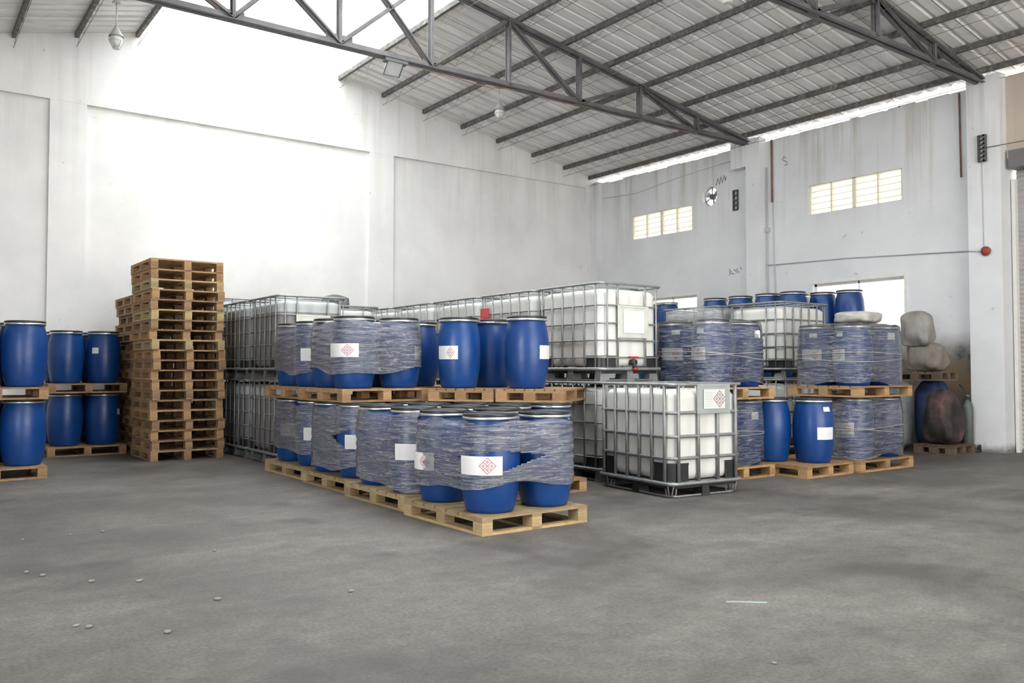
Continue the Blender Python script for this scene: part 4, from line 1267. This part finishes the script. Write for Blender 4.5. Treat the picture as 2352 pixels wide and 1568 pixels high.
blob('wrapped_bundle', 'flat pale bundle in clear plastic on top of the farthest right stack', 'bundle', (10.66, 6.55, 2 * ZU + 0.03), (0.30, 0.24, 0.085), 'soft_wrap', 3, 0.55, 0.05)
blob('filled_sack', 'lower slumped taupe sack on the dark pallet against the wall', 'sack', (13.52, 7.10, 1.265), (0.27, 0.30, 0.23), 'sack_taupe', 11, 0.6, 0.12, 0.15, fold=0.03)
blob('filled_sack', 'upper tied taupe sack, highest in the right corner', 'sack', (13.42, 7.20, 1.66), (0.23, 0.25, 0.29), 'sack_grey2', 15, 0.62, 0.13, 0.18, fold=0.03)
pallet('dark wooden pallet carrying the taupe sacks', 13.50, 7.15, 1.12, 0.60, 0.80, 0, 'dark')
blob('blue_bundle', 'tall dark blue tarpaulin bundle under the sack pallet', 'bundle', (13.66, 7.10, 0), (0.24, 0.24, 0.56), 'tarp_blue', 17, 0.6, 0.07)
blob('filled_sack', 'tall grey sack standing between the wrapped stack and the blue bundle', 'sack', (13.15, 7.42, 0), (0.22, 0.22, 0.56), 'sack_grey', 19, 0.6, 0.06)
pallet('dark low pallet under the reddish sack', 13.25, 6.72, 0, 0.66, 0.62, 0, 'dark')
blob('filled_sack', 'stained reddish black sack standing on the dark low pallet', 'sack', (13.25, 6.72, 0.144), (0.34, 0.28, 0.42), 'sack_red', 23, 0.6, 0.07, 0.35)
r = thing('gas_cylinder', 'slim grey green gas cylinder leaning zone beside the right pilaster', 'gas cylinder', (13.80, 6.62, 0))
r['label'] = 'slim grey green gas cylinder beside the right pilaster'
obj('body', MB().lathe([(0.075, 0), (0.085, 0.015), (0.085, 0.68), (0.07, 0.75), (0.035, 0.80), (0.025, 0.82)], 20).mesh('cyl', 'cylinder_green'), r)
obj('valve', MB().lathe([(0.02, 0.82), (0.02, 0.86), (0.035, 0.865), (0.035, 0.90)], 12).mesh('cylv', 'lamp_dark'), r)
r = thing('hand_trolley', 'small hand trolley with curved black handle against the grimy wall', 'trolley', (13.86, 6.84, 0))
obj('handle', MB().tube([(-0.02, -0.28, 0.12), (0.0, -0.25, 0.6), (0.0, -0.20, 0.85), (0.0, -0.12, 1.0), (0.0, -0.07, 1.06)], 0.013, 8).mesh('trolley_handle', 'black_rubber'), r)
obj('toe_plate', MB().box(-0.16, 0.10, -0.36, -0.20, 0.015, 0.03).mesh('trolley_toe', 'lamp_dark'), r)
for y_ in (-0.35, -0.21): obj('wheel', MB().lathe([(0.055, -0.015), (0.055, 0.015)], 18).mesh('trolley_wheel', 'black_rubber'), r, (0.06, y_, 0.055), (pi / 2, 0, 0))

# ------------------------------------------------------------------ bits on the floor
rn = random.Random(9)
for k, (x, y_) in enumerate([(0.786, 4.809), (0.835, 4.746), (1.131, 4.423), (0.728, 6.255), (0.80, 6.10), (1.164, 7.477), (1.397, 7.462), (1.518, 4.887), (3.178, 2.379), (1.259, 5.589), (0.84, 7.461), (1.02, 5.75), (2.2, 4.6), (1.9, 6.2)]):
    s_ = rn.uniform(0.008, 0.016)
    o = blob('stone_chip', 'small pale stone chip lying on the open concrete floor', 'stone chip', (x, y_, 0), (s_ * rn.uniform(1, 2.4), s_, s_ * 0.5), 'rubble', 100 + k, 0.8, 0.15, nu=10, nv=6)
    o['group'] = 'stone chips on the open floor'; o.rotation_euler[2] = rn.uniform(0, 3)
tag(obj('plastic_strip', MB().bar((3.793, 3.155, 0.004), (3.962, 3.009, 0.004), 0.012, 0.006).mesh('plastic_strip', 'white_strip')), 'short whitish plastic strip lying on the floor at the right', 'strip')
